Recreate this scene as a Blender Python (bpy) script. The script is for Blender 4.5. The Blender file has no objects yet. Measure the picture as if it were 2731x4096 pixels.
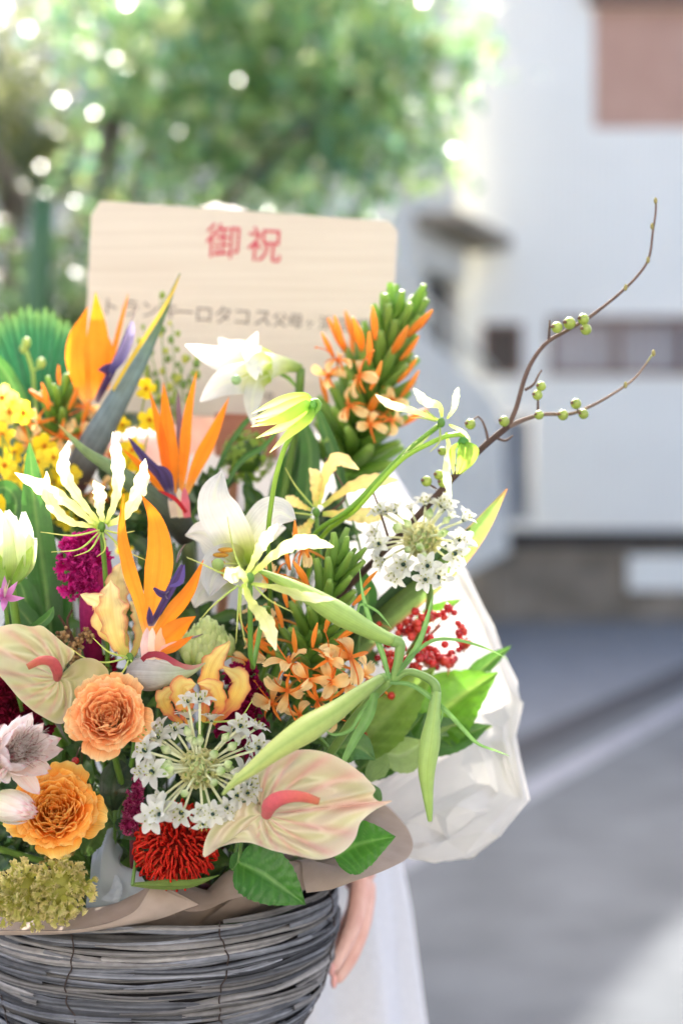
import bpy, math, random
import numpy as np
from mathutils import Vector, Matrix
R = math.radians
random.seed(7); rng = np.random.default_rng(11)
sc = bpy.context.scene
COL = sc.collection

# ------------------------------------------------------------------ camera, sky, sun, exposure
F, CX, CY, HC = 5689.0, 1365.5, 2048.0, 1.27          # focal length and centre in photo pixels, eye height
cam = bpy.data.cameras.new('camera'); camo = bpy.data.objects.new('camera', cam); COL.objects.link(camo)
camo.location = (0, 0, HC); camo.rotation_euler = (R(90), 0, 0)
cam.sensor_fit = 'VERTICAL'; cam.sensor_height = 36; cam.sensor_width = 24; cam.lens = 50
cam.clip_start = 0.05; cam.clip_end = 500
cam.dof.use_dof = True; cam.dof.focus_distance = 1.19; cam.dof.aperture_fstop = 2.35
sc.camera = camo
SUN_AZ, SUN_EL = R(-4), R(40)                           # behind the flowers, a little to the left, high
w = bpy.data.worlds.new('World'); sc.world = w; w.use_nodes = True
nt = w.node_tree; bg = nt.nodes['Background']
sky = nt.nodes.new('ShaderNodeTexSky'); sky.sky_type = 'NISHITA'; sky.sun_disc = False
sky.sun_elevation = SUN_EL; sky.sun_rotation = SUN_AZ; sky.air_density = 0.45; sky.dust_density = 6.0; sky.ozone_density = 0.6
nt.links.new(sky.outputs[0], bg.inputs[0]); bg.inputs[1].default_value = 0.15
sl = bpy.data.lights.new('sun', 'SUN'); sl.energy = 2.2; sl.angle = R(0.6); sl.color = (1, 0.95, 0.87)
so = bpy.data.objects.new('sun', sl); COL.objects.link(so); so.location = (0, 6, 14)
sd = Vector((math.sin(SUN_AZ)*math.cos(SUN_EL), math.cos(SUN_AZ)*math.cos(SUN_EL), math.sin(SUN_EL)))
so.rotation_euler = sd.to_track_quat('Z', 'Y').to_euler()
sc.view_settings.view_transform = 'Standard'; sc.view_settings.look = 'None'
sc.view_settings.gamma = 1; sc.view_settings.use_curve_mapping = False
sc.view_settings.exposure = 2.5
sc.cycles.max_bounces = 8; sc.cycles.transparent_max_bounces = 12; sc.cycles.use_denoising = True
sc.cycles.sample_clamp_indirect = 6

# ------------------------------------------------------------------ helpers
def P(px, py, D): return np.array([(px-CX)/F*D, D, HC-(py-CY)/F*D])      # photo pixel + distance -> place
def PL(l, D=None): return np.array([P(q[0], q[1], q[2] if len(q) > 2 else D) for q in l])
def lin(c): 
    c = np.asarray(c, float)/255.; return np.where(c <= .04045, c/12.92, ((c+.055)/1.055)**2.4)
def unit(v): v = np.asarray(v, float); return v/(np.linalg.norm(v)+1e-12)
def tag(o, label=None, cat=None, group=None, kind=None):
    if label: o['label'] = label
    if cat: o['category'] = cat
    if group: o['group'] = group
    if kind: o['kind'] = kind
    return o
def thing(name, label, cat, loc, group=None):
    o = bpy.data.objects.new(name, None); COL.objects.link(o); o.location = tuple(loc); o.empty_display_size = .02
    return tag(o, label, cat, group)
def rootloc(o):
    L = Vector((0, 0, 0))
    while o is not None: L = L + o.location; o = o.parent
    return np.array(L)
def mkmesh(name, g, mat, smooth=True):
    V, Fc, C = g
    me = bpy.data.meshes.new(name)
    me.from_pydata(np.asarray(V).tolist(), [], [list(f) for f in Fc])
    if C is not None:
        C = np.asarray(C, float)
        a = me.color_attributes.new('Col', 'FLOAT_COLOR', 'POINT')
        if C.shape[1] == 3: C = np.concatenate([C, np.full((len(C), 1), .5)], 1)
        a.data.foreach_set('color', C.astype(np.float32).ravel())
    if smooth: me.polygons.foreach_set('use_smooth', [True]*len(me.polygons))
    me.materials.append(mat); me.update()
    return me
def obj(name, g, mat, parent=None, smooth=True, kind=None):
    V, Fc, C = g
    if parent is not None: V = np.asarray(V)-rootloc(parent)
    o = bpy.data.objects.new(name, mkmesh(name, (V, Fc, C), mat, smooth)); COL.objects.link(o); o.parent = parent
    if kind: o['kind'] = kind
    return o
def inst(name, me, M, parent=None, rel=False):
    o = bpy.data.objects.new(name, me); COL.objects.link(o); o.parent = parent
    if parent is not None and not rel: M = Matrix.Translation(-Vector(rootloc(parent))) @ M
    o.matrix_basis = M
    return o
def frame(p, z, roll=0, s=1.0, up=(0, 0, 1)):
    z = unit(z); x = np.cross(up, z)
    if np.linalg.norm(x) < 1e-4: x = np.array([1., 0, 0])
    x = unit(x); y = np.cross(z, x)
    c, sn = math.cos(roll), math.sin(roll); x, y = x*c+y*sn, -x*sn+y*c
    M = np.eye(4); M[:3, 0] = x*s; M[:3, 1] = y*s; M[:3, 2] = z*s; M[:3, 3] = p
    return Matrix(M.tolist())
def join(gs):
    Vs, Fs, Cs, n = [], [], [], 0
    for V, Fc, C in gs:
        V = np.asarray(V); Vs.append(V); Fs += [[i+n for i in f] for f in Fc]
        C = np.ones((len(V), 3))*.5 if C is None else np.asarray(C); Cs.append(C if C.shape[1] == 4 else np.concatenate([C, np.full((len(C), 1), .5)], 1)); n += len(V)
    return np.concatenate(Vs), Fs, np.concatenate(Cs)
def xf(g, M):
    A = np.array(M); return np.asarray(g[0]) @ A[:3, :3].T + A[:3, 3], g[1], g[2]
def crv(pts, n):
    p = np.asarray(pts, float)
    if len(p) == 2: t = np.linspace(0, 1, n)[:, None]; return p[0]*(1-t)+p[1]*t
    d = np.r_[0, np.cumsum(np.linalg.norm(np.diff(p, axis=0), axis=1)**.7+1e-9)]; d /= d[-1]
    m = np.gradient(p, d, axis=0)
    t = np.linspace(0, 1, n); i = np.clip(np.searchsorted(d, t, 'right')-1, 0, len(p)-2)
    h = (d[i+1]-d[i])[:, None]; s = ((t-d[i])/(d[i+1]-d[i]))[:, None]
    return (2*s**3-3*s**2+1)*p[i]+(s**3-2*s**2+s)*h*m[i]+(-2*s**3+3*s**2)*p[i+1]+(s**3-s**2)*h*m[i+1]
def prof(spec, u):
    x = [a for a, _ in spec]; y = [b for _, b in spec]
    v = np.interp(u, x, y)
    k = np.interp(np.clip(u+.04, 0, 1), x, y)+np.interp(np.clip(u-.04, 0, 1), x, y)
    e = np.clip(np.minimum(u, 1-u)/.08, 0, 1)
    return v*(1-.6*e)+.3*e*k
PET = [(0, .3), (.25, .75), (.5, 1), (.75, .85), (.92, .45), (1, .03)]
LAN = [(0, .35), (.2, .7), (.45, 1), (.7, .7), (.9, .25), (1, .02)]
RND = [(0, .2), (.3, .75), (.6, 1), (.85, .9), (1, .45)]
STR = [(0, .8), (.5, 1), (.85, .6), (1, .05)]
def colors(U, V, spec):
    if not isinstance(spec, dict): spec = dict(s=[(0, spec), (1, spec)])
    st = spec['s']; xs = [a for a, _ in st]; cs = np.array([lin(c) for _, c in st])
    C = np.stack([np.interp(U, xs, cs[:, k]) for k in range(3)], -1)
    if 'edge' in spec:
        m = (np.abs(V)**spec.get('ek', 5)*spec.get('ea', .9))[..., None]; C = C*(1-m)+lin(spec['edge'])*m
    if 'mid' in spec:
        m = (np.exp(-(V/spec.get('mw', .12))**2)*spec.get('ma', .7))[..., None]; C = C*(1-m)+lin(spec['mid'])*m
    if 'side' in spec:
        k = spec.get('sn', 7); q = (U*k-np.abs(V)*spec.get('sk', 1.6)) % 1.0
        m = (np.exp(-((q-.5)/.1)**2)*.45)[..., None]; C = C*(1-m)+lin(spec['side'])*m
    if 'tip' in spec:
        m = (np.clip((U-spec.get('t0', .85))/(1-spec.get('t0', .85)), 0, 1))[..., None]; C = C*(1-m)+lin(spec['tip'])*m
    return C
def quads(nu, nv):
    i = np.arange(nu-1)[:, None]*nv+np.arange(nv-1)[None]; i = i.ravel()
    return np.stack([i, i+1, i+nv+1, i+nv], 1).tolist()
CAMP = np.array([0, 0, HC])
def sheet(pts, w, n=None, cup=0., wave=0., wf=5, nu=12, nv=5, pr=PET, col=(200, 200, 200), twist=0., ph=None, tw=0., tf=3, fold=0., roll=0., vein=0., vn=7, rnd=0.):
    """a petal or leaf blade: spine curve, half width w, facing n; cup lifts the edges to n, wave ruffles them"""
    c = crv(pts, nu); T = np.gradient(c, axis=0); T /= np.linalg.norm(T, axis=1)[:, None]+1e-12
    if n is None: n = unit(CAMP-c.mean(0))
    n = np.asarray(n, float)
    n = np.tile(n, (nu, 1)) if n.ndim == 1 else np.stack([np.interp(np.linspace(0, 1, nu), np.linspace(0, 1, len(n)), n[:, k]) for k in range(3)], 1)
    N = n-(n*T).sum(1)[:, None]*T; N /= np.linalg.norm(N, axis=1)[:, None]+1e-9
    W = np.cross(T, N)
    u = np.linspace(0, 1, nu); v = np.linspace(-1, 1, nv); U, Vv = np.meshgrid(u, v, indexing='ij')
    a = roll+twist*u; ca, sa = np.cos(a)[:, None], np.sin(a)[:, None]; W, N = W*ca+N*sa, N*ca-W*sa
    if ph is None: ph = random.random()*6.28
    p = prof(pr, u)[:, None]*w
    off = cup*p*Vv**2+fold*p*np.abs(Vv)
    env = np.abs(Vv)**1.6*np.clip(U*4, 0, 1)
    off = off+wave*w*env*(.65*np.sin(2*np.pi*wf*U+ph+np.where(Vv > 0, 1.9, 0))+.45*np.sin(2*np.pi*wf*1.73*U+ph*2.3+np.where(Vv > 0, 4., 0)))
    off = off+tw*w*U**3*np.sin(tf*np.pi*Vv+ph)
    if vein: off = off+vein*w*np.abs(np.sin(np.pi*(U*vn-np.abs(Vv)*1.6)))*np.clip(np.abs(Vv)*3, 0, 1)*np.clip((1-np.abs(Vv))*3, 0, 1)
    wid = Vv*p*(1+.45*min(wave, .6)*np.abs(Vv)*(np.sin(2*np.pi*wf*U*1.31+ph*1.7+np.where(Vv > 0, .7, 2.))+.5*np.sin(2*np.pi*wf*U*2.3+ph)))
    tl = tw*w*.5*np.clip((U-.6)/.4, 0, 1)*np.sin(tf*1.7*np.pi*Vv+ph*2)
    tl = tl-rnd*w*Vv**2*np.clip((U-.45)/.55, 0, 1)**1.5
    Q = c[:, None]+W[:, None]*wid[..., None]+N[:, None]*off[..., None]+T[:, None]*tl[..., None]
    return Q.reshape(-1, 3), quads(nu, nv), np.concatenate([colors(U, Vv, col), (Vv*.5+.5)[..., None]], -1).reshape(-1, 4)
def frames(c):
    T = np.gradient(c, axis=0); T /= np.linalg.norm(T, axis=1)[:, None]+1e-12
    a = np.array([0, -1., 0.1]); 
    if abs(T[0] @ unit(a)) > .95: a = np.array([1., 0, 0])
    A = []; x = unit(a-(a @ T[0])*T[0])
    for t in T: x = unit(x-(x @ t)*t); A.append(x)
    A = np.array(A); return T, A, np.cross(T, A)
def tube(pts, r, ns=8, nu=None, col=(90, 120, 50), flat=1., rib=0., rk=3, caps=True, thc=None):
    """tapered round stem, pod or spike along a curve; r = radius or a list of radii"""
    nu = nu or max(2, 4*len(pts)); c = crv(pts, nu); T, A, B = frames(c)
    u = np.linspace(0, 1, nu)
    rr = np.full(nu, r) if np.isscalar(r) else (crv(np.array([[q, 0, 0] for q in r]), nu)[:, 0] if len(r) > 2 else np.interp(u, [0, 1], r))
    rr = np.maximum(rr, 1e-5)
    th = np.arange(ns)/ns*2*np.pi
    m = rr[:, None]*(1+rib*np.cos(rk*th))[None]
    Q = c[:, None]+A[:, None]*(m*np.cos(th))[..., None]*flat+B[:, None]*(m*np.sin(th))[..., None]
    i = np.arange(nu-1)[:, None]*ns; j = np.arange(ns)[None]; k = (j+1) % ns
    Fc = np.stack([i+j, i+k, i+ns+k, i+ns+j], -1).reshape(-1, 4).tolist()
    U, Vv = np.meshgrid(u, np.cos(th), indexing='ij'); C = colors(U, Vv*.0, col)
    if thc is not None: mm = (np.clip(np.cos(rk*th), 0, 1)**3*.8)[None, :, None]; C = C*(1-mm)+lin(thc)*mm
    C = np.concatenate([C, np.tile(np.abs(np.arange(ns)/ns*2-1)[None, :, None], (nu, 1, 1))], -1); Q = Q.reshape(-1, 3); C = C.reshape(-1, 4)
    if caps: Fc += [list(range(ns))[::-1], list(range((nu-1)*ns, nu*ns))]
    return Q, Fc, C
def ball(p, r, col=(120, 150, 60), ns=8, nr=6, sx=1., sy=1., sz=1., tip=None):
    th = np.arange(ns)/ns*2*np.pi; ph = np.linspace(0, np.pi, nr+1)[1:-1]
    V = [[0, 0, 1]]+[[math.sin(a)*math.cos(b), math.sin(a)*math.sin(b), math.cos(a)] for a in ph for b in th]+[[0, 0, -1]]
    V = np.array(V, float); C = np.tile(lin(col), (len(V), 1))
    if tip is not None: m = np.clip(V[:, 2:3]*1.5-.3, 0, 1); C = C*(1-m)+lin(tip)*m
    V = V*r*np.array([sx, sy, sz])+np.asarray(p)
    Fc = [[0, 1+j, 1+(j+1) % ns] for j in range(ns)]
    for i in range(nr-2):
        for j in range(ns): a = 1+i*ns; Fc.append([a+j, a+ns+j, a+ns+(j+1) % ns, a+(j+1) % ns])
    a = 1+(nr-2)*ns; Fc += [[a+j, len(V)-1, a+(j+1) % ns] for j in range(ns)]
    return V, Fc, C
def box(lo, hi, col=(128, 128, 128)):
    lo, hi = np.minimum(lo, hi), np.maximum(lo, hi)
    V = np.array([[x, y, z] for x in (lo[0], hi[0]) for y in (lo[1], hi[1]) for z in (lo[2], hi[2])], float)
    return V, [[0, 1, 3, 2], [4, 6, 7, 5], [0, 4, 5, 1], [2, 3, 7, 6], [0, 2, 6, 4], [1, 5, 7, 3]], np.tile(lin(col), (8, 1))
def prism(poly, nrm, t, col=(128, 128, 128)):
    p = np.asarray(poly, float); n = len(p); V = np.concatenate([p, p-np.asarray(nrm)*t])
    return V, [list(range(n)), list(range(2*n-1, n-1, -1))]+[[i, i+n, (i+1) % n+n, (i+1) % n] for i in range(n)], np.tile(lin(col), (2*n, 1))
def pll(p, n, rnd=2):
    p = np.asarray(p, float); d = np.r_[0, np.cumsum(np.linalg.norm(np.diff(p, axis=0), axis=1))]; t = np.linspace(0, d[-1], n)
    q = np.stack([np.interp(t, d, p[:, k]) for k in range(3)], 1)
    for _ in range(rnd): q[1:-1] = q[1:-1]*.5+(q[:-2]+q[2:])*.25
    return q
def crumple(curves, jit, seed=0, n=15, fine=0.):
    """creased paper: a coarse sheet of flat facets through edge curves"""
    r = np.random.default_rng(seed); K = np.array([pll(c, n, 0) if len(c) != n else np.asarray(c, float) for c in curves]); m = len(K); V = K.copy(); V[1:-1] += r.normal(size=V[1:-1].shape)*jit; V[0] += r.normal(size=V[0].shape)*jit*.25
    Fc = []
    for i in range(m-1):
        for j in range(n-1):
            a, b, c, d = i*n+j, i*n+j+1, (i+1)*n+j+1, (i+1)*n+j; Fc += [[a, b, c], [a, c, d]] if r.random() < .5 else [[a, b, d], [b, c, d]]
    if fine:
        t = np.arange(2*n-1)/2; f = np.floor(t).astype(int); c = np.minimum(f+1, n-1); V = V[:, f]*(1-(t-f))[None, :, None]+V[:, c]*(t-f)[None, :, None]
        t = np.arange(2*m-1)/2; f = np.floor(t).astype(int); c = np.minimum(f+1, m-1); V = V[f]*(1-(t-f))[:, None, None]+V[c]*(t-f)[:, None, None]
        V = V+r.normal(size=V.shape)*fine; m, n = V.shape[:2]; Fc = []
        for i in range(m-1):
            for j in range(n-1): a, b, c, d = i*n+j, i*n+j+1, (i+1)*n+j+1, (i+1)*n+j; Fc += [[a, b, c], [a, c, d]] if r.random() < .5 else [[a, b, d], [b, c, d]]
    return V.reshape(-1, 3), Fc, None
def loft(curves, nu=30, nv=12, col=(200, 200, 200), jit=0., seed=0, crisp=False):
    """smooth sheet through several edge curves"""
    K = np.array([pll(c, nu) if crisp else crv(c, nu) for c in curves]); Q = np.stack([crv(K[:, i], nv) for i in range(nu)], 0)
    if jit:
        r = np.random.default_rng(seed); u = np.linspace(0, 1, nu)[:, None]; v = np.linspace(0, 1, nv)[None]
        d = sum(np.sin(2*np.pi*(r.uniform(.5, 4)*u+r.uniform(-2, 2)*v)+r.uniform(0, 6.3)) for _ in range(6))/6
        Q = Q+(d*jit*np.minimum(1, v*3))[..., None]*unit(r.normal(size=3))
    U, Vv = np.meshgrid(np.linspace(0, 1, nv), np.linspace(-1, 1, nu)); 
    return Q.reshape(-1, 3), quads(nu, nv), colors(U, Vv, col).reshape(-1, 3)

# ------------------------------------------------------------------ materials
def nodes(name):
    m = bpy.data.materials.new(name); m.use_nodes = True; t = m.node_tree; t.nodes.clear()
    return m, t, t.nodes.new('ShaderNodeOutputMaterial')
def mth(t, op, a, b=None):
    n = t.nodes.new('ShaderNodeMath'); n.operation = op
    for i, q in enumerate((a, b)):
        if q is None: continue
        if isinstance(q, (int, float)): n.inputs[i].default_value = q
        else: t.links.new(q, n.inputs[i])
    return n.outputs[0]
def plant(name, trans=.35, rough=.45, spec=.4, ns=90, amt=.18, bump=.15, bs=350, tcol=1.25, stretch=(1, 1, 1), coat=0., streak=(26, .16)):
    """living tissue: colour carried by the piece, mottled; lets light through by trans"""
    m, t, out = nodes(name); L = t.links.new
    at = t.nodes.new('ShaderNodeVertexColor'); at.layer_name = 'Col'
    tc = t.nodes.new('ShaderNodeTexCoord'); mp = t.nodes.new('ShaderNodeMapping'); mp.inputs['Scale'].default_value = stretch
    L(tc.outputs['Object'], mp.inputs['Vector'])
    nz = t.nodes.new('ShaderNodeTexNoise'); nz.inputs['Scale'].default_value = ns; nz.inputs['Detail'].default_value = 4
    L(mp.outputs[0], nz.inputs['Vector'])
    f = mth(t, 'MULTIPLY_ADD', nz.outputs[0], 2*amt); f.node.inputs[2].default_value = 1-amt
    oi = t.nodes.new('ShaderNodeObjectInfo'); sn = t.nodes.new('ShaderNodeTexNoise'); sn.noise_dimensions = '1D'; sn.inputs['Detail'].default_value = 3; sn.inputs['Scale'].default_value = 1
    wv_ = mth(t, 'MULTIPLY_ADD', at.outputs['Alpha'], streak[0]); L(mth(t, 'MULTIPLY', oi.outputs['Random'], 200.), wv_.node.inputs[2]); L(wv_, sn.inputs['W'])     # veins along the blade
    f2 = mth(t, 'MULTIPLY_ADD', sn.outputs[0], 2*streak[1]); f2.node.inputs[2].default_value = 1-streak[1]
    f3 = mth(t, 'MULTIPLY_ADD', oi.outputs['Random'], .16); f3.node.inputs[2].default_value = .92
    f = mth(t, 'MULTIPLY', mth(t, 'MULTIPLY', f, f2), f3)
    vm = t.nodes.new('ShaderNodeVectorMath'); vm.operation = 'SCALE'; L(at.outputs[0], vm.inputs[0]); L(f, vm.inputs['Scale'])
    b = t.nodes.new('ShaderNodeBsdfPrincipled'); L(vm.outputs[0], b.inputs['Base Color'])
    b.inputs['Roughness'].default_value = rough; b.inputs['Specular IOR Level'].default_value = spec; b.inputs['Coat Weight'].default_value = coat
    b.inputs['Coat Roughness'].default_value = .15
    if bump:
        n2 = t.nodes.new('ShaderNodeTexNoise'); n2.inputs['Scale'].default_value = bs; n2.inputs['Detail'].default_value = 3; L(mp.outputs[0], n2.inputs['Vector'])
        bp = t.nodes.new('ShaderNodeBump'); bp.inputs['Strength'].default_value = bump; bp.inputs['Distance'].default_value = .001
        L(mth(t, 'ADD', n2.outputs[0], mth(t, 'MULTIPLY', sn.outputs[0], 1.2)), bp.inputs['Height']); L(bp.outputs[0], b.inputs['Normal'])
    if trans:
        tr = t.nodes.new('ShaderNodeBsdfTranslucent')
        v2 = t.nodes.new('ShaderNodeVectorMath'); v2.operation = 'SCALE'; L(vm.outputs[0], v2.inputs[0]); v2.inputs['Scale'].default_value = tcol
        L(v2.outputs[0], tr.inputs[0])
        mx = t.nodes.new('ShaderNodeMixShader'); mx.inputs[0].default_value = trans; L(b.outputs[0], mx.inputs[1]); L(tr.outputs[0], mx.inputs[2]); L(mx.outputs[0], out.inputs[0])
    else: L(b.outputs[0], out.inputs[0])
    return m
def plain(name, c1, c2=None, rough=.7, scale=8, spec=.3, bump=.2, bd=.01, stretch=(1, 1, 1), detail=6, metal=0., wave=None, trans=0.):
    m, t, out = nodes(name); L = t.links.new
    c1 = lin(c1); c2 = lin(c2) if c2 is not None else c1*.8
    tc = t.nodes.new('ShaderNodeTexCoord'); mp = t.nodes.new('ShaderNodeMapping'); mp.inputs['Scale'].default_value = stretch; L(tc.outputs['Object'], mp.inputs[0])
    nz = t.nodes.new('ShaderNodeTexNoise'); nz.inputs['Scale'].default_value = scale; nz.inputs['Detail'].default_value = detail; L(mp.outputs[0], nz.inputs[0])
    rp = t.nodes.new('ShaderNodeValToRGB'); rp.color_ramp.elements[0].position = .3; rp.color_ramp.elements[1].position = .7
    rp.color_ramp.elements[0].color = (*c2, 1); rp.color_ramp.elements[1].color = (*c1, 1); L(nz.outputs[0], rp.inputs[0])
    b = t.nodes.new('ShaderNodeBsdfPrincipled'); L(rp.outputs[0], b.inputs['Base Color']); b.inputs['Roughness'].default_value = rough
    b.inputs['Specular IOR Level'].default_value = spec; b.inputs['Metallic'].default_value = metal
    h = nz.outputs[0]
    if wave:
        wv = t.nodes.new('ShaderNodeTexWave'); wv.inputs['Scale'].default_value = wave[0]; wv.bands_direction = wave[1]; L(tc.outputs['Object'], wv.inputs[0]); h = mth(t, 'MULTIPLY_ADD', wv.outputs[1], 2.); L(nz.outputs[0], h.node.inputs[2])
    if bump:
        bp = t.nodes.new('ShaderNodeBump'); bp.inputs['Strength'].default_value = bump; bp.inputs['Distance'].default_value = bd; L(h, bp.inputs['Height']); L(bp.outputs[0], b.inputs['Normal'])
    if trans:
        tr = t.nodes.new('ShaderNodeBsdfTranslucent'); L(rp.outputs[0], tr.inputs[0]); mx = t.nodes.new('ShaderNodeMixShader'); mx.inputs[0].default_value = trans
        L(b.outputs[0], mx.inputs[1]); L(tr.outputs[0], mx.inputs[2]); L(mx.outputs[0], out.inputs[0])
    else: L(b.outputs[0], out.inputs[0])
    return m
M_pet = plant('petal', .42, .5, .3, 110, .14, .3, 420, streak=(30, .24))
M_silk = plant('thin_petal', .5, .5, .25, 90, .14, .3, 380, 1.3, streak=(30, .22))
M_leaf = plant('leaf', .38, .34, .5, 110, .3, .35, 260, 1.5, streak=(14, .14))
M_dleaf = plant('glossy_leaf', .25, .3, .5, 110, .32, .35, 240, 1.4, streak=(12, .16))
M_stem = plant('stem', .12, .42, .45, 160, .15, .1, 500)
M_wax = plant('waxy_spathe', .06, .55, .3, 130, .45, .4, 320, stretch=(.6, 1, .5), streak=(14, .4))
M_berry = plant('berry', .12, .18, .6, 60, .12, 0)
M_bark = plant('bark', 0, .75, .3, 220, .4, .6, 300)
M_spadix = plant('spadix', .05, .45, .4, 300, .18, .7, 900)
M_fuzz = plant('velvet', .3, .8, .1, 260, .3, .6, 800)
M_twig = plant('weathered_twig', 0, .85, .15, 120, .35, .5, 600, stretch=(1, 1, 2.5), streak=(9, .3))
M_tree = plant('tree_leaf', .5, .25, .9, 8, .3, 0, tcol=1.45)
M_kraft = plain('kraft_paper', (170, 152, 136), (158, 140, 124), .75, 60, bump=.1, bd=.001, trans=.12)
M_white = plain('white_paper', (228, 226, 220), (219, 217, 211), .6, 30, bump=.08, bd=.001, trans=.4)
M_dress = plain('linen', (220, 221, 222), (208, 209, 210), .9, 200, bump=.2, bd=.001, trans=.12)

# ------------------------------------------------------------------ the setting: street, buildings, tree
SD = np.array([.44, .898, 0]); SN = np.array([.898, -.44, 0])          # the street's direction and its right hand side
UP = np.array([0, 0, 1.])
M_asph = plain('asphalt', (92, 97, 101), (72, 77, 81), .85, 3, bump=.5, bd=.01, detail=9)
M_apron = plain('concrete_apron', (116, 120, 124), (100, 104, 108), .85, 4, bump=.3, bd=.01, detail=9)
M_paint = plain('road_paint', (136, 140, 147), (106, 110, 117), .7, 12, bump=.2, bd=.003)
M_conc = plain('weathered_concrete', (158, 148, 130), (116, 108, 92), .9, 2.2, bump=.4, bd=.01, detail=9)
M_parapet = plain('grey_concrete', (234, 233, 218), (216, 214, 200), .85, 3, bump=.2, bd=.01, detail=8)
M_siding = plain('painted_siding', (246, 246, 232), (240, 240, 226), .6, .8, bump=.25, bd=.01, wave=(4.2, 'X'))
M_blockw = plain('render_wall', (234, 232, 216), (222, 220, 204), .85, 1.5, bump=.2, bd=.01)
M_brown = plain('shutter_brown', (208, 172, 150), (196, 158, 136), .6, 3, bump=.1)
M_frame = plain('window_frame', (138, 112, 98), (122, 98, 86), .5, 5, bump=0)
M_glass = plain('window_glass', (176, 180, 182), (150, 154, 158), .12, 1.2, spec=.6, bump=0)
M_dark = plain('dark_glass', (62, 60, 58), (44, 43, 42), .2, 1.5, spec=.5, bump=0)
M_black = plain('near_black', (40, 37, 36), (30, 28, 27), .7, 5, bump=0)
def st(o, lab=None): o['kind'] = 'structure'; return o
def quadsheet(c, z): return np.array([[x, y, z] for x, y in c], float), [[0, 1, 2, 3]], None
st(obj('ground', quadsheet([(-120, -60), (120, -60), (120, 220), (-120, 220)], 0.0), M_asph, None, False))
def strip(a, b, off0, off1, z, name, mat):                                # a strip along the street, offsets to the right of the painted line
    o = np.array([.168, 4.908, 0]); q = [o+SD*a+SN*off0, o+SD*b+SN*off0, o+SD*b+SN*off1, o+SD*a+SN*off1]
    return st(obj(name, (np.array(q)+[0, 0, z], [[0, 3, 2, 1]], None), mat, None, False))
strip(-14, 12.2, -.16, .0, .004, 'road_marking', M_paint)
strip(-14, 12.2, -.62, -.34, .004, 'gutter', plain('gutter', (58, 60, 65), (44, 46, 50), .8, 20, bump=.3))
strip(-14, 12.2, -4.0, -.62, .004, 'pavement', M_apron)

def wall(name, O, u, n, L, H, holes, mat, depth=.14, parent=None, z0=0.):
    """upright wall with real openings; holes = (s0, s1, z0, z1) along the wall"""
    xs = sorted({0., L, *[h[0] for h in holes], *[h[1] for h in holes]}); zs = sorted({z0, H, *[h[2] for h in holes], *[h[3] for h in holes]})
    xs = [x for x in xs if 0 <= x <= L]; G = []; O = np.asarray(O, float)
    inh = lambda x, z: any(h[0] < x < h[1] and h[2] < z < h[3] for h in holes)
    for a, b in zip(xs, xs[1:]):
        for c, d in zip(zs, zs[1:]):
            if not inh((a+b)/2, (c+d)/2): G.append((np.array([O+u*a+UP*c, O+u*b+UP*c, O+u*b+UP*d, O+u*a+UP*d]), [[0, 1, 2, 3]], None))
    for s0, s1, c, d in holes:
        p = [O+u*s0+UP*c, O+u*s1+UP*c, O+u*s1+UP*d, O+u*s0+UP*d]
        for i in range(4): a, b = p[i], p[(i+1) % 4]; G.append((np.array([a, b, b-n*depth, a-n*depth]), [[0, 1, 2, 3]], None))
    return obj(name, join(G), mat, parent, False)
def obox(O, u, n, s0, s1, z0, z1, d0, d1):                                # box standing on a wall, d = distance out of it
    p = [O+u*s0+n*d1+UP*z0, O+u*s1+n*d1+UP*z0, O+u*s1+n*d1+UP*z1, O+u*s0+n*d1+UP*z1]
    return prism(p, n, d1-d0)
# white sided building across the end
DF = 17.0; FO = np.array([.55, DF+.018, 0.]); FU = np.array([1., -.018, 0]); FU /= np.linalg.norm(FU); FN = np.array([FU[1], -FU[0], 0])
def fz(py): return HC-(py-CY)/F*DF
def fs(px): return (px-CX)/F*DF-FO[0]
hb = thing('white_building', 'white sided building with brown shuttered upper window across the street end', 'building', (FO[0], DF, 0))
H_up = (fs(2372), fs(2372)+1.75, fz(515), fz(25)); H_st = (fs(2192), fs(2192)+3.2, fz(1503), fz(1268)); H_dk = (fs(1928), fs(2088), fz(1503), fz(1294)); H_gr = (fs(2012), fs(2130), fz(2085), fz(1660))
wall('siding_wall', FO, FU, FN, 8.2, 9.6, [H_up, H_st, H_dk, H_gr], M_siding, parent=hb, z0=.86)
obj('flank_wall', (np.array([FO+FU*8.2+UP*.86, FO+FU*8.2-FN*7+UP*.86, FO+FU*8.2-FN*7+UP*9.6, FO+FU*8.2+UP*9.6]), [[0, 1, 2, 3]], None), M_siding, hb, False)
obj('roof', join([obox(FO, FU, FN, -.3, 8.5, 9.6, 9.85, -7.2, .35)]), M_black, hb, False)
sh = obj('shutter_box', obox(FO, FU, FN, H_up[0]-.09, H_up[1]+.09, H_up[3], H_up[3]+.16, 0, .12), M_frame, hb, False)
nsl = 22
for i in range(nsl):
    a = H_up[2]+(H_up[3]-H_up[2])*i/nsl; b = H_up[2]+(H_up[3]-H_up[2])*(i+.86)/nsl
    obj('shutter_slat', obox(FO, FU, FN, H_up[0]+.01, H_up[1]-.01, a, b, -.1, -.055+.01*(i % 2)), M_brown, hb, False)
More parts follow.
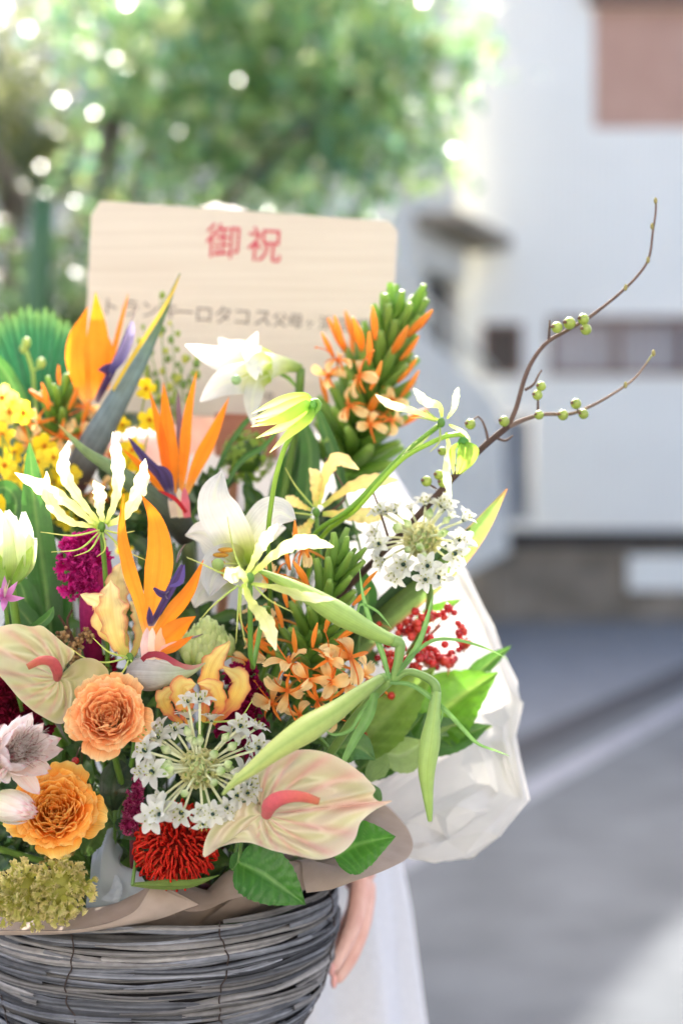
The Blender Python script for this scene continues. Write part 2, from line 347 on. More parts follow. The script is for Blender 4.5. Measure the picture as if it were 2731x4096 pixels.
def framed(h, n, mg, parent, fm, t=.06):
    fr = obj('window_frame', join([obox(FO, FU, FN, h[0]+.002, h[1]-.002, h[2]+.002, h[2]+t, -.12, .03), obox(FO, FU, FN, h[0]+.002, h[1]-.002, h[3]-t, h[3]-.002, -.12, .03)] +
        [obox(FO, FU, FN, h[0]+.003+(h[1]-h[0]-t-.006)*k/n, h[0]+.003+(h[1]-h[0]-t-.006)*k/n+t, h[2]+t, h[3]-t, -.12, .028) for k in range(n+1)]), fm, parent, False)
    for k in range(n):
        a = h[0]+(h[1]-h[0]-t)*k/n+t; b = h[0]+(h[1]-h[0]-t)*(k+1)/n
        obj('pane', obox(FO, FU, FN, a, b, h[2]+t, h[3]-t, -.11, -.09), mg, fr, False)
framed(H_st, 4, M_glass, hb, M_frame); framed(H_dk, 1, M_dark, hb, M_frame, .04)
for k in range(9): 
    a = H_dk[0]+.05+k*(H_dk[1]-H_dk[0]-.1)/9
    obj('window_bar', obox(FO, FU, FN, a, a+.014, H_dk[2]+.04, H_dk[3]-.04, -.06, -.045), M_black, hb, False)
for k in range(26): 
    a = H_st[0]+.08+k*(H_st[1]-H_st[0]-.1)/26
    obj('window_bar', obox(FO, FU, FN, a, a+.016, H_st[2]+.06, H_st[3]-.06, -.05, -.03), M_frame, hb, False)
obj('door', obox(FO, FU, FN, H_gr[0]+.01, H_gr[1]-.01, H_gr[2], H_gr[3]-.01, -.12, -.08), plain('grey_door', (142, 147, 150), (128, 133, 137), .6, 3, bump=.05), hb, False)
obj('base_strip', obox(FO, FU, FN, -.1, 8.4, .80, 1.05, -.1, .12), M_black, hb, False)  # near-black strip along the foot of the siding
# raised concrete terrace under it
tr_ = thing('retaining_wall', 'weathered stained concrete retaining wall under the white building', 'wall', (3, 16.6, 0))
for k, (a, b) in enumerate([(.2, 1.78), (1.8, 3.38), (3.4, 4.98), (5.0, 6.58), (6.6, 8.3)]):
    obj('concrete_panel', box((a, 16.72-.018*a, -.05), (b, 17.3, .8)), M_conc, tr_, False)
obj('coping', box((.1, 16.62, .8), (8.4, 17.2, .86)), M_conc, tr_, False)
nb = thing('notice_board', 'pale blank panel fixed to the stained retaining wall', 'panel', P(2640, 2290, 16.5))
obj('board', box(P(2512, 2362, 16.55), P(2790, 2222, 16.55)+[0, .05, 0]), M_siding, nb, False)
for px in (2560, 2740): obj('bracket', box(P(px, 2380, 16.59), P(px+12, 2200, 16.59)+[0, .1, 0]), M_black, nb, False)
# rendered block along the left of the street, with stairs
BO = np.array([-.263, 13.3, 0]); BN = SN
def wpt(px, py, off=0.):                                                   # photo direction -> point on the block's street wall
    d = np.array([(px-CX)/F, 1., -(py-CY)/F]); o = np.array([0, 0, HC]); t = ((BO+BN*off-o) @ BN)/(d @ BN); return o+d*t
def bs(px, off=0.): q = wpt(px, 2048, off); return (q-BO) @ SD, q[1]
lb = thing('rendered_block', 'pale grey rendered block with dark doorway beside the stairs', 'building', BO)
s0, D0 = bs(1700); s1, D1 = bs(1838); Hd = (s0, s1, HC-(1470-CY)/F*D0, HC-(1078-CY)/F*D0)
EAVE = 8.4; LB = 3.65
wall('street_wall', BO, SD, BN, LB, EAVE, [Hd], M_blockw, .25, lb)
obj('front_wall', (np.array([BO, BO+[-14, 1.5, 0], BO+[-14, 1.5, EAVE], BO+UP*EAVE]), [[0, 1, 2, 3]], None), M_blockw, lb, False)
obj('roof', prism([BO+UP*EAVE, BO+SD*LB+UP*EAVE, BO+SD*LB+UP*EAVE+[-14, 4, 0], BO+UP*EAVE+[-14, 1.5, 0]], (0, 0, -1), .12), M_black, lb, False)
obj('door_leaf', obox(BO, SD, BN, Hd[0], Hd[1], Hd[2], Hd[3], -.2, -.15), M_dark, lb, False)
aw = obj('awning', obox(BO, SD, BN, bs(1660)[0], bs(1885)[0], Hd[3]+.42, Hd[3]+.56, 0, .5), M_conc, lb, False)
obj('lintel', obox(BO, SD, BN, bs(1672)[0], bs(1850)[0], Hd[3]+.02, Hd[3]+.4, .003, .06), M_parapet, lb, False)
for px, t in ((-300, 1.5), (150, 1.5), (560, 1.6)):                          # windows of the front wall, glimpsed through the tree
    d = np.array([(px-CX)/F, 1., 0]); u2 = unit(np.array([-14, 1.5, 0])); n2 = np.array([u2[1], -u2[0], 0]); n2 = n2 if n2[1] < 0 else -n2
    k = ((BO) @ n2)/(d @ n2); q = d*k; q[2] = 0; s = (q-BO) @ u2
    for zz in (1.6, 4.4):
        wn = obj('window', obox(BO, u2, n2, s, s+t, zz, zz+1.3, 0, .06), M_siding, lb, False); obj('pane', obox(BO, u2, n2, s+.07, s+t-.07, zz+.07, zz+1.23, .062, .07), M_glass, wn, False)
stp = thing('stair_parapet', 'grey concrete stair parapet sloping down beside the doorway', 'stairs', wpt(1900, 2300, .9))
pl = [wpt(1480, 1120, .9), wpt(1960, 1590, .9), wpt(2003, 1660, .9), wpt(2036, 2205, .9), wpt(1480, 2500, .9)]
obj('parapet_wall', prism(pl, BN, .16), M_parapet, stp, False)
obj('handrail', tube([pl[0]+BN*.03+UP*.28, pl[1]+BN*.03+UP*.28], .035, 8, 3, (226, 222, 214)), M_parapet, stp)
for k in range(12): q_ = pl[0]*(1-(k+.5)/12)+pl[1]*((k+.5)/12); obj('baluster', tube([q_-BN*.05, q_-BN*.05+UP*.28], .014, 6, 2, (200, 196, 190)), M_blockw, stp)
for k in range(9):
    px = 1530+k*52; top = wpt(px, 1150+(px-1480)*.98+70, .9)
    obj('board_joint', prism([top+BN*.02, top+BN*.02+SD*.03, wpt(px, 2230, .92)+SD*.03, wpt(px, 2230, .92)], BN, .018), M_blockw, stp, False)
for k in range(10):
    a = pl[0]*(1-k/10)+pl[1]*(k/10); z1 = a[2]-.9
    obj('step', prism([a-BN*.17+UP*(z1-a[2]), a-BN*.17+SD*.27+UP*(z1-a[2]), a-BN*.85+SD*.27+UP*(z1-a[2]), a-BN*.85+UP*(z1-a[2])], UP, .18), M_parapet, stp, False)

# unseen house, added behind the viewer to bounce sun onto the flower fronts
OD = -8.5; oh = thing('fill_house', 'unseen pale grey house added behind the viewer to bounce sun onto the flowers', 'building', (0, OD, 0))
OU = np.array([-1., 0, 0]); ON = np.array([0, 1., 0]); OO = np.array([9., OD, 0])
oholes = [(2.2, 4.0, 1.0, 2.4), (6.2, 7.2, .05, 2.2), (11., 13.2, .9, 2.4), (2.4, 4.0, 4.0, 5.3), (8.0, 9.6, 4.0, 5.3), (13., 14.6, 4.0, 5.3)]
wall('house_wall', OO, OU, ON, 18., 6.8, oholes, plain('house_render', (188, 187, 184), (178, 177, 174), .9, 3, bump=.2, bd=.01), .12, oh)
obj('house_roof', prism([OO+UP*6.8+ON*.35, OO+OU*18+UP*6.8+ON*.35, OO+OU*18+UP*8.6-ON*4, OO+UP*8.6-ON*4], (0, -.4, -.9), .15), M_brown, oh, False)
for hh in oholes: obj('house_window' if hh[2] > .5 else 'house_door', obox(OO, OU, ON, hh[0], hh[1], hh[2], hh[3], -.12, -.1), M_glass if hh[2] > .5 else M_frame, oh, False)

def tree(name, label, cat, base, limbs, blobs, nleaf, cols, size, seed, group=None, mat=None):
    r = np.random.default_rng(seed); root = thing(name, label, cat, base, group)
    obj('trunk', tube(limbs[0], [.085, .075, .06, .05][:len(limbs[0])] if len(limbs[0]) < 5 else .06, 10, col=(96, 88, 76)), M_bark, root)
    for l in limbs[1:]: obj('limb', tube(l, [.035, .025, .012][:len(l)], 7, col=(92, 84, 72)), M_bark, root)
    C = np.array([b[:3] for b in blobs]); S = np.array([b[3] for b in blobs]); wt = S**3/(S**3).sum()
    k = r.choice(len(blobs), nleaf, p=wt); d = r.normal(size=(nleaf, 3)); d /= np.linalg.norm(d, axis=1)[:, None]
    # leaves sit in small clumps
    nc = nleaf//14; kc = r.choice(len(blobs), nc, p=wt); dc = r.normal(size=(nc, 3)); dc /= np.linalg.norm(dc, axis=1)[:, None]
    cc = C[kc]+dc*(S[kc]*r.uniform(.25, 1, nc)**.6)[:, None]; j = r.integers(0, nc, nleaf)
    pos = cc[j]+r.normal(size=(nleaf, 3))*.075
    ax = unit_rows(r.normal(size=(nleaf, 3))+[0, 0, -.35]); nn = unit_rows(r.normal(size=(nleaf, 3))*.5+[.15, -.35, 1.0]); sd = unit_rows(np.cross(ax, nn)); nn = np.cross(sd, ax)
    s = size*r.uniform(.6, 1.25, nleaf)[:, None]
    tpl = [(0, 0, 0), (.35, .28, .06), (.35, -.28, .06), (.7, .22, .03), (.7, -.22, .03), (1, 0, -.12), (.35, 0, -.02), (.7, 0, -.04)]
    V = np.stack([pos+ax*s*a+sd*s*b+nn*s*c for a, b, c in tpl], 1).reshape(-1, 3)
    ft = [(0, 1, 6), (0, 6, 2), (1, 3, 7, 6), (6, 7, 4, 2), (3, 5, 7), (7, 5, 4)]
    Fc = [[q+8*i for q in f] for i in range(nleaf) for f in ft]
    cl = np.array([lin(c) for c in cols]); ci = cl[r.integers(0, len(cols), nleaf)]*r.uniform(.7, 1.25, (nleaf, 1))
    obj('crown', (V, Fc, np.repeat(ci, 8, 0)), mat or M_tree, root, kind='stuff')
    return root
def unit_rows(a): return a/(np.linalg.norm(a, axis=1)[:, None]+1e-9)
def B3(px, py, D, r): return (*P(px, py, D), r)
tb = np.array([-1.0, 5.9, 0])
tree('street_tree', 'leafy green tree with sunlit glossy leaves in front of the grey block', 'tree', tb,
     [[tb, tb+[.02, 0, .9], tb+[-.03, .02, 1.9], tb+[.05, 0, 2.9]], [tb+[0, 0, 1.8], tb+[.5, -.1, 2.5], tb+[1.05, -.2, 3.0]], [tb+[0, 0, 2.0], tb+[-.4, 0, 2.7], tb+[-.9, .1, 3.4]],
      [tb+[0, 0, 2.3], tb+[.25, .2, 3.0], tb+[.4, .1, 3.8]], [tb+[0, 0, 1.7], tb+[-.35, -.3, 2.2], tb+[-.6, -.3, 2.6]]],
     [B3(1000, 330, 5.9, .52), B3(1450, 350, 5.8, .44), B3(1650, 200, 5.8, .32), B3(1260, 60, 5.9, .5), B3(640, 250, 5.8, .46), B3(820, 650, 5.8, .3), B3(1300, 680, 5.8, .32), B3(560, 620, 5.8, .34), B3(1560, 600, 5.75, .26), B3(1800, 330, 5.8, .15), B3(1780, 120, 5.8, .17),
      B3(900, -60, 5.9, .34), B3(1450, -40, 5.9, .3), B3(350, 40, 6.0, .34), B3(1620, 830, 5.7, .09), B3(420, 760, 5.8, .2), B3(1130, 500, 6.1, .45)], 5600,
     [(132, 158, 100), (146, 170, 104), (120, 154, 112), (106, 150, 128), (160, 170, 118), (136, 176, 116)], .085, 3)
tc_ = P(30, 2048, 7.2); tc_[2] = 0
tree('broadleaf_tree', 'olive green tree glittering behind the fan palm leaf', 'tree', tc_,
     [[tc_, tc_+[0, 0, 1.0], tc_+[.05, 0, 2.0], tc_+[.0, 0, 3.0]], [tc_+[0, 0, 1.9], tc_+[.3, 0, 2.5], tc_+[.5, 0, 3.1]], [tc_+[0, 0, 1.9], tc_+[-.4, 0, 2.6], tc_+[-.8, 0, 3.2]]],
     [B3(40, 150, 7.2, .42), B3(-150, 500, 7.2, .6), B3(90, 560, 7.2, .3), B3(260, 760, 7.2, .3), B3(60, 740, 7.2, .25)], 1900,
     [(140, 146, 90), (126, 138, 88), (150, 156, 104), (116, 130, 96)], .09, 5)
bc = P(250, 2048, 4.6); bc[2] = 0
tree('garden_shrub', 'soft green shrub growing under the trees behind the sign', 'shrub', bc,
     [[bc, bc+[0, 0, .5], bc+[.02, 0, 1.1], bc+[0, 0, 1.7]], [bc+[0, 0, .6], bc+[.2, 0, 1.1], bc+[.35, 0, 1.5]], [bc+[0, 0, .6], bc+[-.3, 0, 1.1], bc+[-.5, 0, 1.6]]],
     [B3(300, 1150, 4.6, .2), B3(60, 1300, 4.6, .25), B3(280, 1500, 4.6, .35), B3(-80, 1600, 4.6, .4), B3(250, 950, 4.6, .1), B3(1000, 1500, 4.6, .35), B3(600, 1300, 4.6, .4)], 3200,
     [(104, 132, 84), (120, 150, 96), (96, 122, 88), (132, 142, 84)], .07, 9)
ps = P(160, 2048, 4.2); ps[2] = 0
pst = thing('green_post', 'dark green upright post standing among the shrubs', 'post', ps)
obj('shaft', tube([ps, P(120, 1500, 4.2), P(165, 1000, 4.2), P(170, 830, 4.2)], .036, 10, col=(58, 98, 62)), M_stem, pst)
obj('cap', ball(P(170, 822, 4.2), .04, (58, 98, 62)), M_stem, pst)

# ------------------------------------------------------------------ the person who carries the basket
px0, py0 = -.15, 1.80
per = thing('person', 'person in a long off-white linen dress holding the wicker basket in front', 'person', (px0, py0, 0))
SKV = []; SKE = []; SKR = []
def sv(p, r, par=None):
    SKV.append(tuple(p)); SKR.append(r if isinstance(r, tuple) else (r, r)); i = len(SKV)-1
    if par is not None: SKE.append((par, i))
    return i
pel = sv((px0, py0, .93), (.14, .1)); wa = sv((px0, py0-.01, 1.06), (.115, .085), pel); ch = sv((px0, py0-.01, 1.22), (.135, .095), wa); st_ = sv((px0, py0, 1.33), (.10, .07), ch)
nk = sv((px0, py0, 1.40), (.05, .052), st_); jw = sv((px0, py0-.02, 1.465), (.066, .078), nk); hd = sv((px0, py0-.01, 1.54), (.073, .09), jw); sv((px0, py0, 1.575), (.05, .06), hd)
for s in (-1, 1):
    hp = sv((px0+s*.085, py0, .86), (.085, .09), pel); kn = sv((px0+s*.09, py0-.01, .48), .055, hp); an = sv((px0+s*.09, py0+.02, .09), .035, kn); sv((px0+s*.095, py0-.10, .04), (.035, .028), an)
def hand(s):
    X = lambda v: (-.178+(v+.178)*s, ) if s < 0 else (v,)
    m = lambda x, y, z: ((-.178-(x-.004+.178)) if s < 0 else x-.004, y, z+.004)
    sh = sv((px0+s*.16, py0, 1.325), .052, st_); el = sv(m(.085, 1.76, 1.06), .04, sh); fa = sv(m(.05, 1.62, .985), .035, el); wr = sv(m(.026, 1.515, .932), (.025, .02), fa)
    pm = sv(m(.021, 1.475, .905), (.019, .030), wr)
    tips = [((.0215, 1.432, .882), (.0165, 1.412, .858), (.006, 1.401, .836), (-.008, 1.394, .816)),
            ((.0265, 1.446, .872), (.0235, 1.432, .845), (.013, 1.423, .820), (-.004, 1.416, .797)),
            ((.029, 1.468, .868), (.0255, 1.460, .842), (.013, 1.452, .819), (-.006, 1.446, .799)),
            ((.021, 1.486, .872), (.0165, 1.482, .851), (.006, 1.477, .833), (-.006, 1.472, .817))]
    for k, ch_ in enumerate(tips):
        p = pm
        for q, r in zip(ch_, (.0112, .0098, .0088, .0075) if k < 3 else (.0095, .0085, .0076, .0066)): p = sv(m(*q), r, p)
    t0 = sv(m(.017, 1.455, .922), .0125, wr); t1 = sv(m(.010, 1.42, .928), .0105, t0); sv(m(.001, 1.395, .924), .0088, t1)
hand(1); hand(-1)
me = bpy.data.meshes.new('body'); me.from_pydata([(a-px0, b-py0, c) for a, b, c in SKV], SKE, [])
body = bpy.data.objects.new('body', me); COL.objects.link(body); body.parent = per
sk = body.modifiers.new('skin', 'SKIN'); sk.use_smooth_shade = True; sk.branch_smoothing = .3
for i, v in enumerate(me.skin_vertices[0].data): v.radius = SKR[i]; v.use_root = (i == 0)
ss = body.modifiers.new('sub', 'SUBSURF'); ss.levels = 2; ss.render_levels = 2
M_skin = plain('skin', (230, 190, 174), (216, 164, 148), .5, 60, bump=.08, bd=.001); me.materials.append(M_skin)
for s in (1, -1):                                                          # nails of the visible fingers
    for q in ((-.0055, 1.3885, .819), (-.0035, 1.4085, .801)):
        x = q[0]-.004 if s > 0 else -.178-(q[0]-.004+.178)
        obj('nail', ball((x, q[1], q[2]+.004), .0055, (236, 176, 164), 8, 6, .6, .5, 1.3), M_berry, per)
hc = np.array([px0, py0+.005, 1.547])
def hairg():
    V, Fc, C = ball((0, 0, 0), 1, (62, 42, 30), 24, 14)
    V = V*[.092, .108, .112]; f = (V[:, 1] < -.03) & (V[:, 2] < .04); V[f] *= .8
    b = (V[:, 1] > 0) & (V[:, 2] < 0); V[b, 2] *= 1.5
    a = np.arctan2(V[:, 0], V[:, 1]); V *= (1+.02*np.sin(a*23))[:, None]
    return V+hc, Fc, C
obj('hair', hairg(), M_bark, per)
for s in (-1, 1):
    obj('eye', ball((px0+s*.03, py0-.092, 1.545), .011, (240, 236, 230), tip=None), M_berry, per); obj('ear', ball((px0+s*.076, py0+.0, 1.535), .02, (226, 172, 148), sx=.4, sy=.7, sz=1.3), M_skin, per)
obj('nose', ball((px0, py0-.105, 1.518), .013, (226, 172, 148), sx=.8, sz=1.6), M_skin, per)
obj('mouth', ball((px0, py0-.097, 1.48), .02, (190, 100, 96), sx=1, sy=.4, sz=.35), M_skin, per)
def dressg():
    zs = [1.375, 1.35, 1.30, 1.22, 1.12, 1.04, .98, .9, .78, .62, .4, .2, .12]; rx = [.06, .12, .175, .165, .15, .15, .175, .205, .228, .242, .27, .3, .31]; ry = [.06, .075, .1, .118, .108, .108, .12, .135, .15, .165, .2, .23, .24]
    n = 96; V = []; th = np.arange(n)/n*2*np.pi
    zz = np.linspace(0, 1, 44); Z = np.interp(zz, np.linspace(0, 1, len(zs)), zs); RX = np.interp(zz, np.linspace(0, 1, len(zs)), rx); RY = np.interp(zz, np.linspace(0, 1, len(zs)), ry)
    for z, a, b in zip(Z, RX, RY):
        k = np.clip((1.04-z)/.5, 0, 1); fo = 1+k*(.055*np.sin(11*th+1.3+2*(1-z))+.03*np.sin(19*th+z*3)+.02*np.sin(7*th))
        V += [[px0+a*f*math.cos(t), py0+.01+b*f*math.sin(t), z] for t, f in zip(th, fo)]
    Fc = [[i*n+j, i*n+(j+1) % n, (i+1)*n+(j+1) % n, (i+1)*n+j] for i in range(43) for j in range(n)]
    return np.array(V), Fc, None
dr = obj('dress', dressg(), M_dress, per)
for s in (-1, 1):
    m = lambda x, y, z: np.array([(-.178-(x+.178)) if s < 0 else x, y, z])
    obj('sleeve', tube([(px0+s*.13, py0, 1.325), (px0+s*.185, py0-.005, 1.24), m(.088, 1.765, 1.06), m(.058, 1.65, 1.0)], [.07, .068, .058, .052], 14, 20), M_dress, dr)
for s in (-1, 1): obj('shoe', ball((px0+s*.095, py0-.05, .04), .05, (90, 80, 74), sx=.85, sy=2.3, sz=.75), M_bark, per)

# ------------------------------------------------------------------ basket
BX, BY = -.178, 1.38
bk = thing('wicker_basket', 'grey weathered twig basket with dark thread seams, filled with flowers', 'basket', (BX, BY, .70))
bz = np.array([.700, .708, .722, .745, .773, .785, .8125, .836, .876, .905, .918]); br = np.array([.070, .085, .098, .118, .136, .1424, .1565, .166, .172, .1705, .168])
def BR(z): return np.interp(z, bz, br)
arc = np.r_[0, np.cumsum(np.hypot(np.diff(bz), np.diff(br)))]
def gap_backing():
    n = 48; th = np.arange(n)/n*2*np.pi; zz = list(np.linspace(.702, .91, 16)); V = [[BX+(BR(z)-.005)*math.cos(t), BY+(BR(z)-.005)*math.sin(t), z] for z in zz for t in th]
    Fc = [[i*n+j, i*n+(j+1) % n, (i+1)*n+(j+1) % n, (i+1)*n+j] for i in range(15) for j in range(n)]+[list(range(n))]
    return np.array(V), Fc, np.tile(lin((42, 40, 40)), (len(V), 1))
obj('gap_backing', gap_backing(), M_bark, bk)  # dark shell added inside so the gaps between twigs look shaded
def slat(a, t0, t1, h, lift, tilt, sd):
    r = np.random.default_rng(sd); n = max(10, int((t1-t0)/.06)); t = np.linspace(t0, t1, n); cs = 9
    base = lin((124, 126, 130)) if r.random() < .65 else lin((140, 137, 133)); base = base*r.uniform(.26, 1.0)
    sm = np.convolve(r.normal(0, 1, cs+2), [.25, .5, .25], 'valid'); streak = base*np.clip(1+.55*sm, .25, 2.3)[:, None]; rdg = .0006*np.convolve(r.normal(0, 1, cs+2), [.2, .6, .2], 'valid'); V = []; C = []
    wob = np.interp(t, np.linspace(t0, t1, 6), r.normal(0, .0013, 6)); rad = np.interp(t, np.linspace(t0, t1, 5), r.normal(0, .0011, 5))
    wid = h*np.interp(t, [t0, t0+(t1-t0)*.14, t1-(t1-t0)*.18, t1], [r.uniform(.15, 1), 1, 1, r.uniform(.15, 1)])*np.interp(t, np.linspace(t0, t1, 8), r.uniform(.8, 1.15, 8))
    fade = np.interp(t, np.linspace(t0, t1, 9), r.uniform(.7, 1.3, 9))
    for i in range(n):
        for q in range(cs):
            v = -1+2*q/(cs-1); s = np.clip(a+wob[i]+tilt*(i/(n-1)-.5)+v*wid[i]/2, 0, arc[-1]); z = np.interp(s, arc, bz); R_ = np.interp(s, arc, br)+lift+rad[i]+.0026*math.sqrt(max(0, 1-v*v*.98))+rdg[q]+r.normal(0, .00012)
            V.append([BX+R_*math.cos(t[i]), BY+R_*math.sin(t[i]), z]); C.append(streak[q]*fade[i]*r.uniform(.92, 1.08))
    return np.array(V), quads(n, cs), np.array(C)
ring = 0; a = .014; k = 0
while a < arc[-1]-.002:
    h = random.uniform(.0036, .0066); t = random.uniform(0, 6.28); tend = t+2*math.pi
    while t < tend-.05:
        t1 = min(tend, t+random.uniform(.8, 2.0))
        if tend-t1 < .5: t1 = tend
        obj('twig', slat(a, t-.05, t1+.05, h*random.uniform(1.0, 1.35), random.uniform(-.0012, .0024), random.uniform(-.005, .005), k), M_twig, bk); k += 1; t = t1
    a += h*.8; ring += 1
for i, tt in enumerate(np.array([-138, -108, -64, -14, 40, 85, 130, 175])):
    tt = R(tt); r = np.random.default_rng(70+i); ss_ = np.linspace(.012, arc[-1], 40); pts = []
    for j, s in enumerate(ss_):
        z = np.interp(s, arc, bz); R_ = np.interp(s, arc, br)+.0042+.0008*math.sin(j*2.1); t_ = tt+.02*math.sin(j*.55+i)+r.normal(0, .008); pts.append((BX+R_*math.cos(t_), BY+R_*math.sin(t_), z))
    obj('seam_thread', tube(pts, .0007, 5, 120, (66, 54, 48)), M_bark, bk)
fo_ = tag(obj('floral_foam', tube([(BX, BY, .71), (BX, BY, .75), (BX, BY, .80), (BX, BY, .885)], [.06, .11, .14, .145], 24, 12, (52, 74, 44)), M_bark), 'dark green floral foam filling the basket under the stems', 'floral foam')

# ------------------------------------------------------------------ wrapping papers
wk = thing('kraft_paper', 'beige kraft paper collar folded over the basket rim', 'wrapping paper', (BX, BY-.16, .9))
rim = lambda d, r_, z: np.array([BX+r_*math.cos(R(d)), BY+r_*math.sin(R(d)), z])
E1 = [(-160, 3735, 1.20), (0, 3741, 1.198), (130, 3740, 1.196), (255, 3735, 1.194), (383, 3722, 1.192), (520, 3700, 1.192), (638, 3676, 1.194), (720, 3646, 1.198), (796, 3618, 1.205)]
E2 = [(-160, 3720, 1.188), (0, 3722, 1.186), (130, 3722, 1.184), (255, 3722, 1.182), (370, 3708, 1.181), (470, 3680, 1.182), (545, 3640, 1.184), (590, 3572, 1.188), (612, 3535, 1.195)]
obj('folded_band', loft([PL(E1), (PL(E1)+PL(E2))/2+[0, -.004, 0], PL(E2)], 40, 8), M_kraft, wk)
IN = [rim(d, .12, .90) for d in np.linspace(-150, -72, 9)]
obj('inner_sheet', loft([PL(E2)+[0, .0015, 0], PL([(-160, 3640, 1.24), (0, 3650, 1.235), (130, 3640, 1.23), (255, 3620, 1.23), (370, 3630, 1.225), (470, 3610, 1.22), (545, 3570, 1.22), (590, 3540, 1.22), (620, 3500, 1.225)]), IN], 40, 12, jit=.003), M_kraft, wk)
obj('crease_fold', loft([PL([(612, 3535, 1.195), (676, 3557, 1.198), (735, 3585, 1.2), (796, 3618, 1.205)]), PL([(596, 3600, 1.194), (650, 3640, 1.196), (700, 3640, 1.2), (780, 3625, 1.206)])], 16, 6), M_kraft, wk)
obj('front_fold', loft([PL([(690, 3640, 1.204), (796, 3645, 1.203), (850, 3630, 1.205), (900, 3606, 1.208), (1000, 3580, 1.212), (1130, 3572, 1.215), (1262, 3552, 1.22)]), PL([(690, 3500, 1.24), (800, 3560, 1.24), (850, 3560, 1.24), (900, 3500, 1.24), (1000, 3440, 1.25), (1130, 3440, 1.25), (1260, 3430, 1.25)]), [rim(d, .12, .9) for d in np.linspace(-100, -40, 7)]], 30, 9, jit=.003, seed=4), M_kraft, wk)
O1 = [(1225, 3572, 1.212), (1330, 3556, 1.207), (1430, 3520, 1.205), (1510, 3493, 1.215), (1580, 3462, 1.235), (1625, 3436, 1.26), (1650, 3391, 1.29), (1638, 3330, 1.33), (1593, 3268, 1.37), (1536, 3215, 1.40), (1450, 3170, 1.43)]
m1 = [(1200, 3440, 1.245), (1290, 3440, 1.24), (1340, 3450, 1.24), (1390, 3420, 1.245), (1430, 3400, 1.26), (1450, 3370, 1.29), (1470, 3340, 1.31), (1480, 3300, 1.34), (1470, 3260, 1.37), (1440, 3220, 1.40), (1400, 3190, 1.42)]
obj('flared_sheet', loft([PL(O1), (PL(O1)*.55+PL(m1)*.45)+[0, -.006, 0], PL(m1), [rim(d, .125, .9) for d in np.linspace(-68, 40, 11)]], 60, 16, jit=.007, seed=2), M_kraft, wk)
ww = thing('white_paper', 'large white translucent wrapping paper flaring out behind the red berries', 'wrapping paper', rim(20, .15, .9))
Wo = [(1000, 1700, 1.60), (1180, 1660, 1.60), (1310, 1720, 1.59), (1446, 1846, 1.57), (1576, 1933, 1.56), (1846, 2247, 1.52), (1968, 2508, 1.50), (2064, 2735, 1.47), (2081, 2800, 1.46), (2062, 2943, 1.44), (2116, 3196, 1.40), (1986, 3344, 1.37), (1881, 3422, 1.36), (1742, 3452, 1.36), (1640, 3420, 1.37)]
Wm = [(1000, 2300, 1.58), (1150, 2300, 1.58), (1250, 2350, 1.57), (1350, 2450, 1.56), (1440, 2500, 1.55), (1640, 2580, 1.53), (1740, 2680, 1.51), (1800, 2800, 1.50), (1830, 2880, 1.49), (1840, 2980, 1.47), (1860, 3130, 1.44), (1760, 3230, 1.42), (1680, 3280, 1.41), (1600, 3320, 1.40), (1540, 3330, 1.40)]
Wi = [rim(d, .135, .9) for d in np.linspace(100, -12, 15)]
wo = PL(Wo); wm = PL(Wm)
obj('outer_sheet', crumple([wo, wo*.72+wm*.28+[0, .006, 0], wo*.35+wm*.65, wm, np.array(Wi)*.4+wm*.6, np.array(Wi)], .006, 8, 15, .0016), M_white, ww, False)
obj('turned_edge', crumple([wo[5:12]+[0, -.001, 0], wo[5:12]*.93+wm[5:12]*.07+[0, -.008, 0], wo[5:12]*.86+wm[5:12]*.14+[0, -.009, 0]], .002, 3, 7), M_white, ww, False)
obj('side_fold', crumple([wo[9:15]+[0, -.001, 0], wo[9:15]*.8+wm[9:15]*.2+[0, -.01, 0], wo[9:15]*.5+wm[9:15]*.5+[.0, -.012, 0.]], .003, 5, 6), M_white, ww, False)
M_cello = bpy.data.materials.new('cellophane'); M_cello.use_nodes = True
_t = M_cello.node_tree; _b = _t.nodes['Principled BSDF']; _b.inputs['Base Color'].default_value = (*lin((178, 186, 190)), 1); _b.inputs['Roughness'].default_value = .25; _b.inputs['Alpha'].default_value = .62; _b.inputs['Specular IOR Level'].default_value = .6
cl = thing('clear_film', 'crumpled greyish clear film lining rising between the red pincushion and green cockscomb', 'film', rim(-110, .12, .9))
obj('film_sheet', loft([PL([(345, 3640, 1.23), (430, 3655, 1.222), (500, 3645, 1.215), (560, 3600, 1.21), (600, 3545, 1.205)]), PL([(352, 3560, 1.235), (410, 3560, 1.225), (480, 3560, 1.22), (530, 3530, 1.215), (560, 3500, 1.215)]), PL([(360, 3440, 1.245), (400, 3410, 1.24), (430, 3380, 1.24), (470, 3420, 1.24), (500, 3460, 1.235)]), PL([(395, 3380, 1.26), (420, 3330, 1.26), (445, 3310, 1.26), (470, 3340, 1.26), (490, 3420, 1.25)])], 24, 18, jit=.006, seed=3), M_cello, cl)
obj('film_fold', loft([PL([(400, 3600, 1.215), (440, 3560, 1.213), (460, 3500, 1.213)]), PL([(470, 3610, 1.208), (492, 3560, 1.206), (480, 3510, 1.208)])], 14, 6, jit=.003), M_cello, cl)

